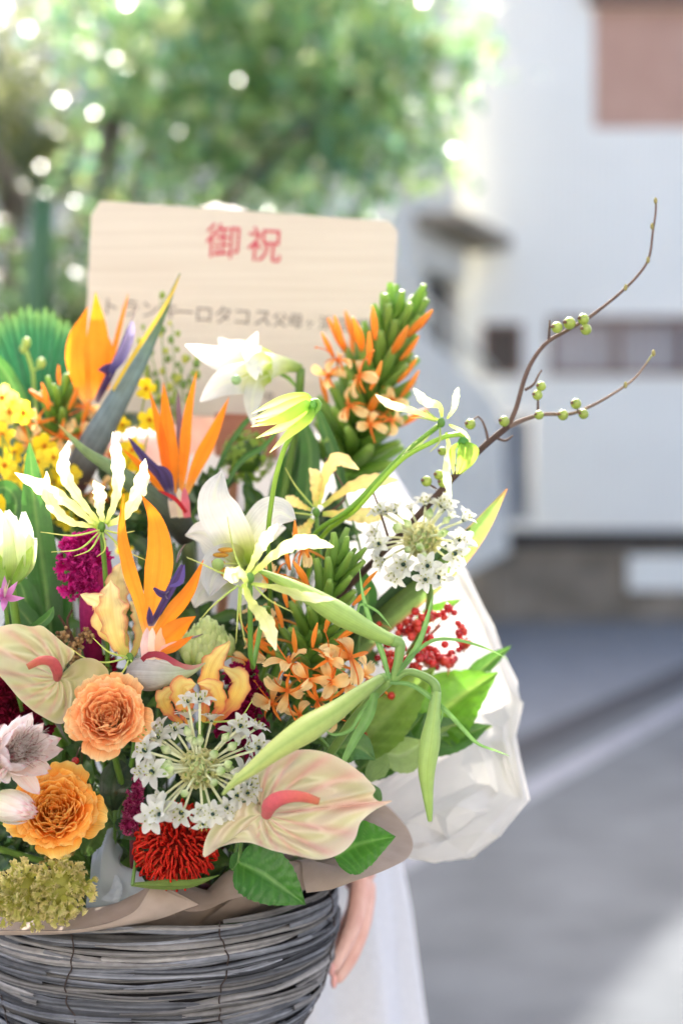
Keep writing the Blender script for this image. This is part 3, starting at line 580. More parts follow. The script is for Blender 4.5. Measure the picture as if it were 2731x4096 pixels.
# ------------------------------------------------------------------ congratulation board
M_board = plain('pale_wood', (218, 207, 186), (209, 196, 174), .6, 14, bump=.1, bd=.002, stretch=(.35, 3, 14), trans=.05)
DS = 1.60
c4 = PL([(365, 860), (402, 802), (1555, 884), (1590, 925), (1545, 1700), (330, 1640)], DS)
sg = thing('congratulation_board', 'pale wooden board with red and grey Japanese brush writing behind the flowers', 'sign', c4[4]*.5+c4[5]*.5)
nb_ = unit(np.cross(c4[1]-c4[2], c4[5]-c4[2])); nb_ = nb_ if nb_[1] < 0 else -nb_
obj('panel', prism(c4, nb_, .008), M_board, sg, False)
ux = unit(c4[2]-c4[1]); uy = unit(np.cross(nb_, ux)); uy = uy if uy[2] > 0 else -uy
def text(body, px, py, size_px, mat, sx=1., off=0., space=1.):
    cu = bpy.data.curves.new('lettering', 'FONT'); cu.body = body; cu.size = 1; cu.align_x = 'CENTER'; cu.align_y = 'CENTER'; cu.offset = off; cu.space_character = space
    t = bpy.data.objects.new('tmp', cu); COL.objects.link(t); dg = bpy.context.evaluated_depsgraph_get(); m_ = bpy.data.meshes.new_from_object(t.evaluated_get(dg)); bpy.data.objects.remove(t)
    V = np.array([v.co for v in m_.vertices]); Fc = [list(p.vertices) for p in m_.polygons]
    s = size_px/F*DS; o = P(px, py, DS)
    d = (o-c4[0]) @ nb_; o = o-nb_*d+nb_*.0012
    V = o+ux*V[:, :1]*s*sx+uy*V[:, 1:2]*s
    return obj('lettering', (V, Fc, None), mat, sg, False)
M_red = plain('red_ink', (204, 82, 94), (196, 72, 86), .6, 40, bump=0); M_grey = plain('grey_ink', (132, 124, 118), (118, 110, 104), .6, 40, bump=0)
text('御', 893, 976, 150, M_red, .96, .002); text('祝', 1058, 990, 150, M_red, .96, .002)
for ch_, x_, y_ in zip('トランキーロタコス父母ヶ浜店様', (440, 522, 600, 680, 742, 816, 893, 968, 1050, 1120, 1182, 1240, 1305, 1375, 1450), (1232, 1238, 1244, 1250, 1254, 1262, 1266, 1272, 1276, 1284, 1288, 1296, 1297, 1302, 1308)):
    text(ch_, x_, y_, 78 if ch_ not in '父母ヶ浜店様' else (46 if ch_ == 'ヶ' else 62), M_grey, 1., 0.)
text('te', 1068, 1578, 62, M_grey, 1.1, 0.)
obj('stake', tube([c4[4]*.5+c4[5]*.5+[0, .012, .1], c4[4]*.5+c4[5]*.5+[0, 0, -.05], (BX+.02, BY+.1, .88)], .006, 8, col=(168, 116, 84)), M_bark, sg)
obj('stand', prism(PL([(860, 1652), (1110, 1660), (1110, 1830), (860, 1822)], 1.57), (0, -1, 0), .03), plain('brown_wood', (178, 118, 92), (160, 100, 78), .6, 10, bump=.1, bd=.002, stretch=(1, 4, 12)), sg, False)

# ------------------------------------------------------------------ flowers
G1 = (98, 132, 52); G2 = (122, 158, 70); DG = (46, 78, 36)
def bpt(k=None):                                                            # a spot in the foam where a stem goes in
    a = random.random()*6.28; r = .1*math.sqrt(random.random()); return np.array([BX+r*math.cos(a), BY+r*math.sin(a), .875])
def stem(root, p, d=(0, .4, -1), r=.003, col=G1, via=None):
    p = np.asarray(p, float); b = bpt(); L = np.linalg.norm(b-p)
    pts = [p, p+unit(d)*min(.08, L*.35)]+([np.asarray(v) for v in via] if via is not None else [])+[b*.7+p*.3+[0, .02, 0], b]
    return obj('stem', tube(pts, r, 7, 18, col), M_stem, root)
def wpx(w_, pts): return w_/F*np.mean([p[1] for p in pts])
def petal(root, l, w_, D=None, name='petal', mat=None, **k):
    p = PL(l, D); return obj(name, sheet(p, wpx(w_, p), **k), mat or M_pet, root)
def pod(root, l, rads, D=None, name='bud', mat=None, **k):
    p = PL(l, D); f = np.mean(p[:, 1])/F; return obj(name, tube(p, [r*f for r in rads], **k), mat or M_stem, root)
def stamen(root, l, D=None, r=4.5, c0=(170, 196, 90), c1=(214, 214, 110), name='stamen'):
    p = PL(l, D); f = np.mean(p[:, 1])/F; return obj(name, tube(p, [r*f*.8, r*f, r*f*.9, r*f*.3], 6, 14, dict(s=[(0, c0), (1, c1)])), M_stem, root)

# ---- birds of paradise
OR = dict(s=[(0, (232, 176, 96)), (.18, (236, 140, 36)), (1, (238, 128, 24))], mid=(226, 112, 20), ma=.4)
PU = dict(s=[(0, (150, 140, 150)), (.15, (70, 56, 96)), (1, (78, 62, 116))], mid=(52, 38, 60), ma=.6)
SPW = [(0, .55), (.25, .95), (.55, 1), (.85, .55), (1, .03)]
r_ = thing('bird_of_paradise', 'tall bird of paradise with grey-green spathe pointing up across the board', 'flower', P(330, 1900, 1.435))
pod(r_, [(300, 1935, 1.445), (345, 1830, 1.425), (459, 1624, 1.405), (574, 1417, 1.405), (660, 1235, 1.405), (722, 1092, 1.405)], [52, 62, 60, 42, 17, 2], name='spathe', mat=M_wax, ns=16, nu=34, flat=.7,
    col=dict(s=[(0, (104, 62, 66)), (.1, (84, 78, 80)), (.3, (104, 116, 118)), (.6, (112, 136, 132)), (.8, (104, 134, 96)), (1, (116, 132, 66))]))
petal(r_, [(452, 1560, 1.390), (520, 1445, 1.383), (600, 1320, 1.387), (690, 1170, 1.400), (722, 1094, 1.405)], 14, name='spathe_edge', pr=STR, col=(226, 190, 66), roll=.9, mat=M_silk)  # sunlight along this edge is put into the yellow colour
petal(r_, [(345, 1600, 1.435), (318, 1480, 1.420), (310, 1370, 1.420), (352, 1230, 1.425)], 50, pr=LAN, cup=.3, col=OR, nu=16, mat=M_silk)
petal(r_, [(362, 1600, 1.425), (385, 1470, 1.410), (392, 1330, 1.410), (383, 1166, 1.415)], 52, pr=LAN, cup=-.3, col=OR, nu=16, mat=M_silk)
petal(r_, [(400, 1580, 1.430), (425, 1480, 1.425), (425, 1390, 1.425), (400, 1290, 1.430)], 36, pr=LAN, cup=-.3, col=OR, mat=M_silk)
petal(r_, [(430, 1560, 1.445), (459, 1394, 1.445), (494, 1251, 1.445), (514, 1172, 1.445)], 10, pr=STR, col=OR)
petal(r_, [(385, 1610, 1.420), (440, 1500, 1.400), (490, 1390, 1.395), (524, 1285, 1.397)], 16, name='tongue', pr=STR, col=PU, fold=-.6)
petal(r_, [(450, 1480, 1.397), (425, 1478, 1.393), (392, 1480, 1.395)], 34, name='tongue_lobe', pr=[(0, 1), (.5, .6), (1, .05)], col=PU, roll=.3)
petal(r_, [(440, 1490, 1.393), (490, 1420, 1.391), (525, 1330, 1.393), (530, 1285, 1.395)], 26, name='tongue_lobe', pr=[(0, .5), (.3, 1), (.8, .7), (1, .3)], col=dict(s=[(0, (86, 78, 140)), (1, (176, 168, 196))]), roll=-.5)
stamen(r_, [(524, 1290, 1.397), (540, 1250, 1.397), (556, 1213, 1.397)], r=4, c0=(190, 170, 160), c1=(200, 180, 160), name='style')
stem(r_, P(305, 1925, 1.445), (.1, .3, -1), .0075, (92, 104, 62))
r_ = thing('bird_of_paradise', 'bird of paradise with dark drooping spathe behind the wide open white lily', 'flower', P(740, 2130, 1.36))
pod(r_, [(748, 2150, 1.37), (700, 2075, 1.345), (574, 1968, 1.325), (459, 1880, 1.315), (344, 1805, 1.31), (237, 1700, 1.31)], [46, 56, 50, 40, 25, 3], name='spathe', mat=M_wax, ns=14, nu=30, flat=.7,
    col=dict(s=[(0, (66, 60, 58)), (.3, (74, 84, 72)), (.6, (100, 122, 84)), (.9, (130, 152, 92)), (1, (206, 170, 92))]))
petal(r_, [(745, 2050, 1.32), (700, 1995, 1.31), (630, 1960, 1.305)], 9, name='spathe_edge', pr=STR, col=(196, 44, 52))
for l, w_ in (([(690, 1998), (682, 1880), (672, 1760), (654, 1530)], 40), ([(690, 1990), (655, 1800), (625, 1660), (597, 1558)], 20), ([(722, 1990), (735, 1850), (752, 1660), (787, 1484)], 24), ([(745, 1975), (790, 1860), (850, 1740), (917, 1588)], 30), ([(690, 2010), (600, 1900), (540, 1840), (490, 1795)], 18)):
    petal(r_, l, w_, 1.35+random.uniform(-.012, .012), pr=LAN, cup=.25*random.choice((-1, 1)), col=OR, nu=16, mat=M_silk)
petal(r_, [(697, 2000, 1.325), (640, 1900, 1.318), (580, 1835, 1.318), (511, 1745, 1.322)], 20, name='tongue', pr=STR, col=PU, fold=-.7)
petal(r_, [(690, 1975, 1.32), (655, 1885, 1.315), (620, 1860, 1.315)], 24, name='tongue_lobe', pr=LAN, col=PU)
petal(r_, [(715, 1960, 1.37), (722, 1800, 1.37), (712, 1560, 1.37)], 16, name='tongue', pr=STR, col=(122, 100, 112))
for x, c in ((690, (232, 214, 190)), (720, (240, 226, 190)), (742, (226, 120, 130))): petal(r_, [(x+8, 2070, 1.33), (x, 2010, 1.328), (x-4, 1950, 1.335)], 18, name='sheath', pr=STR, col=c)
stem(r_, P(748, 2145, 1.37), (0, .4, -1), .0075, (92, 104, 62))
r_ = thing('bird_of_paradise', 'sharp orange bird of paradise whose short silvery spathe rests above the peach rose', 'flower', P(548, 2700, 1.19))
pod(r_, [(537, 2722, 1.225), (575, 2694, 1.2), (640, 2694, 1.19), (715, 2692, 1.185), (772, 2678, 1.182), (822, 2652, 1.18)], [30, 70, 72, 48, 22, 2], name='spathe', mat=M_wax, ns=20, nu=34,
    col=dict(s=[(0, (110, 102, 98)), (.25, (146, 140, 134)), (.5, (166, 164, 154)), (.75, (160, 174, 140)), (1, (176, 190, 140))]))
petal(r_, [(568, 2640, 1.165), (600, 2618, 1.155), (650, 2622, 1.15), (700, 2650, 1.155), (770, 2670, 1.172), (820, 2652, 1.18)], 13, name='spathe_edge', pr=STR, col=dict(s=[(0, (150, 48, 62)), (.5, (172, 70, 86)), (1, (196, 160, 140))]), wave=.4, wf=4)
OC = dict(s=[(0, (238, 190, 120)), (.15, (238, 158, 50)), (.6, (238, 140, 30)), (1, (236, 128, 22))], mid=(222, 116, 20), ma=.35)
for l, w_, cp in (([(590, 2560, 1.185), (562, 2417, 1.175), (517, 2274, 1.17), (489, 2130, 1.17), (495, 1974, 1.175)], 30, -.35), ([(600, 2530, 1.19), (622, 2370, 1.185), (640, 2200, 1.183), (618, 2070, 1.185), (567, 1980, 1.19)], 58, -.3),
                  ([(606, 2560, 1.175), (677, 2463, 1.165), (758, 2360, 1.165), (815, 2238, 1.17)], 33, -.35), ([(622, 2592, 1.17), (680, 2540, 1.16), (735, 2495, 1.158), (783, 2465, 1.16)], 44, -.4), ([(616, 2618, 1.165), (690, 2592, 1.156), (745, 2560, 1.155), (777, 2542, 1.157)], 19, -.3)):
    petal(r_, l, w_, pr=LAN, cup=cp, col=OC, nu=22, nv=9)
petal(r_, [(635, 2600, 1.162), (700, 2577, 1.156), (745, 2563, 1.156)], 12, name='petal', pr=STR, col=(240, 190, 170))
stamen(r_, [(765, 2552, 1.157), (790, 2545, 1.157), (812, 2536, 1.157)], r=5, c0=(150, 130, 130), c1=(110, 92, 80), name='style')
petal(r_, [(604, 2505, 1.165), (645, 2430, 1.152), (690, 2345, 1.148), (733, 2260, 1.15)], 17, name='tongue', pr=[(0, .6), (.3, .8), (.7, 1), (.95, .8), (1, .5)], col=PU, fold=-.8, nu=18)
petal(r_, [(668, 2380, 1.15), (642, 2374, 1.146), (616, 2352, 1.148)], 17, name='tongue_lobe', pr=[(0, .9), (.5, .8), (1, .25)], col=PU, cup=.8)
petal(r_, [(600, 2505, 1.16), (600, 2460, 1.155), (597, 2425, 1.155)], 14, name='tongue_lobe', pr=LAN, col=PU, cup=.5)
petal(r_, [(680, 2345, 1.146), (720, 2330, 1.144), (740, 2255, 1.148)], 14, name='tongue_lobe', pr=LAN, col=(96, 78, 140), roll=.6)
stamen(r_, [(707, 2250, 1.15), (722, 2205, 1.15), (742, 2175, 1.15)], r=5, c0=(130, 110, 110), c1=(120, 90, 70), name='style')
for x, c in ((585, (236, 204, 196)), (606, (244, 226, 204)), (640, (238, 196, 150))): petal(r_, [(x+2, 2640, 1.168), (x, 2580, 1.16), (x+4, 2510, 1.165)], 24, name='sheath', pr=STR, col=c, cup=-.4)
stem(r_, P(540, 2722, 1.225), (-.2, .9, -.4), .007, (112, 100, 92))

# ---- gloriosa lilies
def gl_col(c0, c1, edge=None, ea=.8): 
    d = dict(s=[(0, (158, 184, 76)), (.18, c0), (1, c1)], mid=(206, 212, 120), mw=.1, ma=.35)
    if edge: d['edge'] = edge; d['ea'] = ea; d['ek'] = 6
    return d
GP = [(0, .3), (.25, .5), (.5, .85), (.72, 1), (.9, .55), (1, .04)]
def gloriosa(label, c, D, petals, stamens, col, w_wave=.5, sdir=(0, .4, -1), via=None):
    r_ = thing('gloriosa_lily', label, 'flower', P(c[0], c[1], D))
    for l, w_ in petals:
        q = [(a[0], a[1], (a[2] if len(a) > 2 else D)) for a in l]
        petal(r_, q, w_, pr=GP, cup=random.uniform(-.25, .1), wave=w_wave*.62, wf=random.uniform(3.4, 5), nu=34, nv=9, col=col, mat=M_silk, twist=random.uniform(-.3, .3))
    for l in stamens: stamen(r_, [(a[0], a[1], (a[2] if len(a) > 2 else D-.008)) for a in l])
    obj('ovary', ball(P(c[0], c[1], D-.003), .0036, (96, 142, 52), sz=1.3), M_stem, r_)
    if via is not False: stem(r_, P(c[0], c[1]+6, D+.004), sdir, .0022, (104, 146, 52), via)
    return r_
gloriosa('pale yellow gloriosa lily with upswept narrow petals beside the tallest grey spathe', (407, 2108), 1.215,
    [([(402, 2096), (321, 1998, 1.21), (255, 1872, 1.205), (276, 1762, 1.2)], 27), ([(396, 2113), (287, 2020, 1.2), (195, 1964, 1.19), (58, 1890, 1.18)], 30), ([(390, 2107), (270, 2080, 1.195), (200, 2000, 1.185), (187, 1884, 1.18)], 25),
     ([(413, 2090), (400, 2021, 1.2), (400, 1968, 1.195), (375, 1922, 1.19)], 27), ([(425, 2096), (462, 1998, 1.21), (474, 1872, 1.205), (452, 1727, 1.2)], 28), ([(430, 2102), (505, 2056, 1.205), (560, 1950, 1.2), (582, 1834, 1.2)], 31)],
    [[(400, 2120), (300, 2142), (164, 2128)], [(400, 2125), (320, 2195), (207, 2208)], [(405, 2130), (360, 2200), (298, 2225)], [(412, 2130), (420, 2200), (388, 2227)], [(420, 2120), (480, 2134), (540, 2124)], [(420, 2125), (500, 2200), (582, 2240)]], gl_col((226, 224, 142), (236, 232, 190)))
gloriosa('yellow gloriosa lily with red crimped margins above the peach rose', (519, 2632), 1.205,
    [([(508, 2625), (470, 2560, 1.19), (448, 2440, 1.185), (442, 2322, 1.19)], 60), ([(485, 2600), (400, 2500, 1.195), (405, 2420, 1.185), (322, 2378, 1.185)], 42), ([(505, 2610, 1.22), (478, 2430, 1.23), (470, 2330, 1.235), (490, 2245, 1.24)], 48), ([(530, 2625, 1.22), (560, 2540, 1.23), (552, 2440, 1.235), (520, 2405, 1.235)], 34)],
    [[(512, 2632), (420, 2650), (340, 2632), (281, 2590)], [(508, 2628), (440, 2610), (373, 2552)], [(515, 2640), (490, 2690), (442, 2712)], [(522, 2640), (550, 2670), (560, 2690)]], dict(s=[(0, (190, 196, 90)), (.25, (232, 206, 120)), (1, (238, 228, 170))], edge=(208, 96, 84), ea=.7, ek=5, mid=(214, 190, 110), mw=.08, ma=.4))
gloriosa('yellow and red gloriosa lily with hooked petals above the round white starry flower head', (800, 2905), 1.20,
    [([(812, 2890), (825, 2790, 1.19), (850, 2660, 1.185), (920, 2566, 1.185)], 44), ([(850, 2895), (940, 2800, 1.18), (960, 2715, 1.175), (892, 2668, 1.18)], 42), ([(834, 2893), (880, 2810, 1.175), (855, 2742, 1.17), (790, 2732, 1.172)], 32), ([(760, 2895), (735, 2810, 1.18), (735, 2745, 1.175), (784, 2736, 1.175)], 52), ([(730, 2895), (672, 2840, 1.185), (655, 2790, 1.18), (705, 2745, 1.18)], 34)],
    [[(820, 2890), (960, 2870), (1010, 2800)]], dict(s=[(0, (226, 186, 80)), (.25, (214, 116, 80)), (.5, (236, 200, 100)), (1, (240, 224, 146))], edge=(206, 76, 72), ea=.8, ek=4, mid=(228, 180, 90), mw=.08, ma=.5))
gloriosa('pale green gloriosa lily hanging in front of the centre ginger spike', (1000, 2312), 1.135,
    [([(985, 2300), (1030, 2215), (1060, 2160, 1.13), (1112, 2094, 1.128)], 25), ([(1012, 2295), (1108, 2211), (1210, 2166, 1.125), (1334, 2186, 1.12)], 31), ([(1005, 2335), (1108, 2351), (1210, 2385, 1.13), (1340, 2399, 1.125)], 22), ([(975, 2335), (1008, 2415), (1062, 2480, 1.125), (1104, 2602, 1.12)], 31), ([(990, 2332, 1.13), (958, 2292, 1.11), (925, 2300, 1.095), (910, 2268, 1.088)], 30), ([(1000, 2330, 1.14), (985, 2350, 1.16), (990, 2400, 1.17)], 18)],
    [[(972, 2295), (938, 2210), (920, 2130), (910, 2068)], [(960, 2312), (880, 2290), (810, 2256), (746, 2229)], [(955, 2340), (890, 2390), (835, 2440), (796, 2486)], [(958, 2345), (952, 2450), (944, 2574)], [(966, 2345), (962, 2460), (982, 2576)], [(1015, 2340), (1070, 2395), (1172, 2450)]], gl_col((206, 214, 124), (238, 236, 184)), .45, via=[P(1060, 2420, 1.2), P(1080, 2600, 1.26)])
rg = gloriosa('sunlit green-white gloriosa lily held out over the grey stair parapet', (1764, 1690), 1.26,
    [([(1755, 1680), (1645, 1641), (1553, 1614), (1500, 1577)], 17), ([(1767, 1668), (1758, 1625), (1702, 1606), (1653, 1552)], 20), ([(1787, 1675), (1815, 1632), (1823, 1584), (1832, 1547)], 14), ([(1794, 1698), (1844, 1725), (1872, 1760), (1880, 1775)], 12), ([(1783, 1729), (1794, 1790), (1785, 1880), (1800, 2004)], 17), ([(1750, 1700), (1690, 1760), (1640, 1800), (1600, 1836)], 13)],
    [[(1740, 1672), (1700, 1640), (1712, 1650)], [(1745, 1685), (1690, 1672), (1642, 1672)], [(1760, 1710), (1755, 1770), (1718, 1808)]], gl_col((206, 222, 110), (238, 240, 196)), .3, via=False)
obj('stem', tube(PL([(1764, 1694, 1.262), (1630, 1802, 1.262), (1534, 1897, 1.265), (1400, 2035, 1.27), (1258, 2138, 1.30), (1180, 2400, 1.36), (1000, 3000, 1.40)]), .0024, 8, 40, (112, 158, 44)), M_stem, rg)
rh = thing('gloriosa_bud', 'half opened nodding green gloriosa bud beside the berry branch', 'flower bud', P(1852, 1750, 1.26))
for dx, w_, dd in ((-30, 14, 0), (-8, 16, -.01), (14, 16, -.012), (30, 14, 0), (5, 16, .012)):
    petal(rh, [(1852, 1766, 1.26), (1856+dx*1.5, 1795, 1.26+dd), (1850+dx*1.35, 1840, 1.26+dd), (1828+dx*.5, 1898, 1.26)], w_, pr=LAN, cup=.5, col=dict(s=[(0, (104, 156, 50)), (1, (196, 214, 96))]), mat=M_silk)
obj('ovary', ball(P(1852, 1768, 1.26), .005, (74, 140, 50)), M_stem, rh)
obj('stem', tube(PL([(1855, 1768, 1.26), (1848, 1742, 1.26), (1802, 1741, 1.26), (1706, 1779, 1.26), (1618, 1829, 1.26), (1545, 1900, 1.263), (1425, 2035, 1.27), (1290, 2145, 1.31), (1200, 2420, 1.37), (1010, 3000, 1.41)]), .0022, 8, 50, (150, 190, 56)), M_stem, rh)
rb = thing('gloriosa_bud', 'folded pale green gloriosa bud on a bare arching stalk under the top lily', 'flower bud', P(1249, 1615, 1.2))
for (tx, ty, mx, my, dd, w_) in ((1006, 1654, 1130, 1600, .004, 20), (1004, 1678, 1130, 1634, -.008, 24), (1003, 1707, 1140, 1668, -.012, 24), (1024, 1753, 1150, 1694, -.004, 22), (1012, 1690, 1135, 1650, .012, 24)):
    petal(rb, [(1246, 1622, 1.2), (1225, 1590+(my-1600)*.45, 1.2+dd), (mx, my, 1.2+dd*1.5), (tx, ty, 1.2+dd)], w_, pr=[(0, .45), (.2, .9), (.5, 1), (.8, .5), (1, .03)], cup=-.55, col=dict(s=[(0, (126, 180, 60)), (.3, (172, 204, 84)), (.8, (212, 220, 120)), (1, (222, 226, 150))]), nu=20, nv=9, mat=M_silk)
petal(rb, [(1250, 1630, 1.195), (1240, 1665, 1.19), (1159, 1732, 1.188), (1079, 1810, 1.19)], 20, pr=[(0, .45), (.2, .9), (.5, 1), (.8, .5), (1, .03)], cup=-.5, col=dict(s=[(0, (126, 180, 60)), (.4, (196, 214, 96)), (1, (226, 230, 150))]), nu=20, mat=M_silk)
obj('ovary', ball(P(1246, 1620, 1.2), .005, (110, 172, 60)), M_stem, rb)
obj('stem', tube(PL([(1244, 1614, 1.2), (1262, 1600, 1.2), (1278, 1617, 1.2), (1262, 1650, 1.2), (1190, 1708, 1.2), (1147, 1774, 1.2), (1108, 1889, 1.2), (1083, 2029, 1.203), (1073, 2125, 1.21), (1080, 2400, 1.27), (950, 3000, 1.36)]), .0021, 8, 60, dict(s=[(0, (120, 176, 60)), (.3, (160, 196, 60)), (.6, (88, 132, 44)), (1, (70, 110, 40))])), M_stem, rb)
gloriosa('yellow gloriosa lily with blush margins between the two large ginger spikes', (1265, 2050), 1.30,
    [([(1262, 2030), (1262, 1960), (1262, 1905), (1236, 1872)], 28), ([(1275, 2020), (1300, 1905), (1350, 1836, 1.29), (1436, 1878, 1.285)], 30), ([(1290, 2025), (1389, 1955), (1466, 1925, 1.29), (1590, 1920, 1.285)], 30), ([(1290, 2055), (1402, 2058), (1470, 2062), (1530, 2076)], 34), ([(1245, 2040), (1200, 2020), (1175, 2005), (1140, 1985)], 22), ([(1250, 2075), (1215, 2125), (1195, 2140), (1176, 2160)], 34)],
    [[(1250, 2060), (1180, 2052), (1145, 2050)], [(1255, 2030), (1180, 1940), (1140, 1870)]], gl_col((226, 206, 110), (240, 230, 160), (226, 170, 120), .6), .4)

# ---- white trumpet lilies
WH = dict(s=[(0, (172, 196, 70)), (.3, (206, 210, 144)), (.5, (212, 212, 202)), (1, (216, 216, 211))], mid=(228, 232, 206), mw=.1, ma=.5)
r_ = thing('white_lily', 'glowing white trumpet lily facing left against the board', 'flower', P(1204, 1474, 1.38))
pod(r_, [(1206, 1474, 1.40), (1150, 1462, 1.40), (1090, 1462, 1.39), (1040, 1470, 1.375)], [16, 30, 50, 66], name='trumpet', mat=M_pet, ns=18, nu=14, caps=False, col=dict(s=[(0, (132, 162, 74)), (.4, (206, 216, 150)), (1, (236, 238, 216))]))
for l, w_, cp in (([(1080, 1440, 1.40), (980, 1430, 1.39), (880, 1432, 1.375), (742, 1380, 1.36)], 58, .3), ([(1070, 1430, 1.41), (980, 1410, 1.41), (915, 1390, 1.405), (872, 1350, 1.40)], 50, .2), ([(1080, 1440, 1.39), (1030, 1430, 1.365), (1005, 1390, 1.35), (1030, 1326, 1.355)], 44, -.3),
                  ([(1070, 1490, 1.38), (980, 1510, 1.36), (890, 1535, 1.345), (800, 1608, 1.34)], 66, .3), ([(1080, 1500, 1.37), (1030, 1530, 1.35), (1010, 1600, 1.345), (1014, 1706, 1.36)], 42, -.3), ([(1090, 1450, 1.365), (1040, 1455, 1.345), (1018, 1480, 1.335), (1026, 1522, 1.338)], 46, -.4)):
    petal(r_, l, w_, pr=[(0, .6), (.35, 1), (.65, .85), (.88, .4), (1, .05)], cup=cp, col=WH, nu=22, nv=9, mat=M_silk)
stamen(r_, [(1080, 1470, 1.375), (1000, 1495, 1.35), (948, 1515, 1.335)], r=5, name='style'); obj('stigma', ball(P(945, 1520, 1.333), .0048, (150, 182, 120), sy=.7), M_stem, r_)
obj('stem', tube(PL([(1204, 1474, 1.40), (1200, 1530, 1.40), (1190, 1640, 1.42), (1150, 1900, 1.44), (1000, 2600, 1.42)])[:4].tolist()+[bpt()], .0042, 8, 30, (96, 128, 52)), M_stem, r_)
petal(r_, [(1195, 1560, 1.40), (1150, 1510, 1.40), (1090, 1490, 1.41)], 9, name='leaf', pr=LAN, col=G1, mat=M_leaf)
r_ = thing('white_lily', 'wide open white trumpet lily with yellow-green throat in the middle', 'flower', P(980, 2230, 1.30))
for l, w_, cp, tw_ in (([(985, 2260, 1.31), (920, 2130, 1.265), (858, 1995, 1.255), (888, 1884, 1.27)], 84, .35, .06), ([(990, 2240, 1.31), (1030, 2130, 1.28), (1110, 2050, 1.26), (1180, 2080, 1.245)], 80, -.35, .1), ([(970, 2260, 1.31), (890, 2180, 1.28), (800, 2130, 1.265), (742, 2140, 1.26)], 74, .3, .1), ([(975, 2270, 1.31), (905, 2270, 1.26), (855, 2310, 1.235), (838, 2386, 1.225)], 96, .3, .05), ([(985, 2290, 1.31), (1000, 2320, 1.28), (990, 2370, 1.26), (960, 2420, 1.25)], 70, .3, .08), ([(960, 2270, 1.32), (860, 2330, 1.29), (800, 2380, 1.28), (780, 2430, 1.28)], 70, .2, .08)):
    petal(r_, l, w_, pr=[(0, .5), (.35, .95), (.62, 1), (.86, .5), (1, .05)], cup=cp, col=WH, nu=26, nv=11, mat=M_silk, tw=tw_, tf=2)
pod(r_, [(1005, 2250, 1.40), (990, 2255, 1.35), (980, 2260, 1.31)], [20, 34, 52], name='trumpet', mat=M_pet, ns=16, caps=False, col=dict(s=[(0, (120, 150, 70)), (1, (214, 220, 160))]))
stamen(r_, [(985, 2260, 1.31), (930, 2255, 1.26), (876, 2256, 1.23)], r=6, name='style'); obj('stigma', ball(P(872, 2258, 1.226), .0056, (150, 178, 96), sy=.7), M_stem, r_)
for dx, dy in ((-60, -30), (-40, 30), (-80, 0), (-20, 50), (-30, -50)):
    stamen(r_, [(985, 2260, 1.31), (950+dx*.5, 2258+dy*.5, 1.27), (925+dx*.7, 2250+dy, 1.245)], r=3); obj('anther', ball(P(925+dx*.7, 2250+dy, 1.245), .004, (206, 160, 70), sx=1.8, sz=.6), M_fuzz, r_)
stem(r_, P(1005, 2250, 1.40), (.2, .6, -.6), .004)

# ---- closed lily buds on one branching stalk
r_ = thing('lily_bud_stalk', 'branching green lily stalk with three long closed buds and narrow leaves', 'flower buds', P(1561, 2722, 1.15))
BC = dict(s=[(0, (176, 190, 110)), (.2, (198, 210, 118)), (.6, (190, 206, 112)), (1, (142, 170, 92))]); TH = (150, 178, 84)
pod(r_, [(1022, 2277, 1.145), (1060, 2292, 1.142), (1130, 2325, 1.14), (1230, 2378, 1.14), (1370, 2462, 1.142), (1500, 2532, 1.145), (1567, 2562, 1.147)], [5, 24, 40, 47, 36, 27, 25], ns=24, nu=48, rib=.05, thc=TH, col=dict(s=[(0, (128, 160, 72)), (.3, (168, 194, 98)), (1, (150, 180, 92))]))
pod(r_, [(890, 3180, 1.10), (925, 3140, 1.10), (1000, 3082, 1.10), (1110, 2995, 1.105), (1230, 2915, 1.115), (1350, 2838, 1.13), (1460, 2758, 1.14), (1525, 2714, 1.148)], [6, 27, 46, 54, 47, 34, 27, 21], ns=24, nu=48, rib=.05, thc=TH, col=BC)
pod(r_, [(1719, 3285, 1.14), (1716, 3240, 1.14), (1708, 3150, 1.14), (1706, 3080, 1.14), (1722, 2950, 1.142), (1734, 2857, 1.145), (1744, 2768, 1.15)], [9, 22, 38, 41, 27, 23, 20], ns=22, nu=48, rib=.05, thc=TH, col=dict(s=[(0, (150, 180, 92)), (.4, (168, 194, 102)), (1, (146, 178, 100))]))
S3 = (128, 162, 82)
pod(r_, [(1567, 2562, 1.147), (1596, 2572, 1.148), (1596, 2620, 1.148), (1570, 2722, 1.15)], [25, 23, 17, 15], name='pedicel', col=S3, nu=18)
pod(r_, [(1525, 2714, 1.148), (1548, 2708, 1.15), (1562, 2726, 1.15)], [20, 15, 14], name='pedicel', col=S3, nu=10)
pod(r_, [(1744, 2770, 1.15), (1738, 2738, 1.15), (1680, 2698, 1.15), (1625, 2688, 1.15), (1565, 2728, 1.15)], [20, 15, 13, 13, 14], name='pedicel', col=S3, nu=24)
pod(r_, [(1562, 2720, 1.15), (1500, 2780, 1.16), (1420, 2870, 1.18), (1330, 3000, 1.22), (1150, 3250, 1.30)], [17, 18, 19, 18, 16], name='stem', col=(120, 152, 74), nu=24)
obj('lower_stem', tube([P(1150, 3250, 1.30), P(1000, 3400, 1.34), bpt()], .0038, 8, 10, (110, 142, 70)), M_stem, r_)
LC = dict(s=[(0, (96, 142, 66)), (1, (118, 162, 84))], mid=(140, 176, 110), ma=.4)
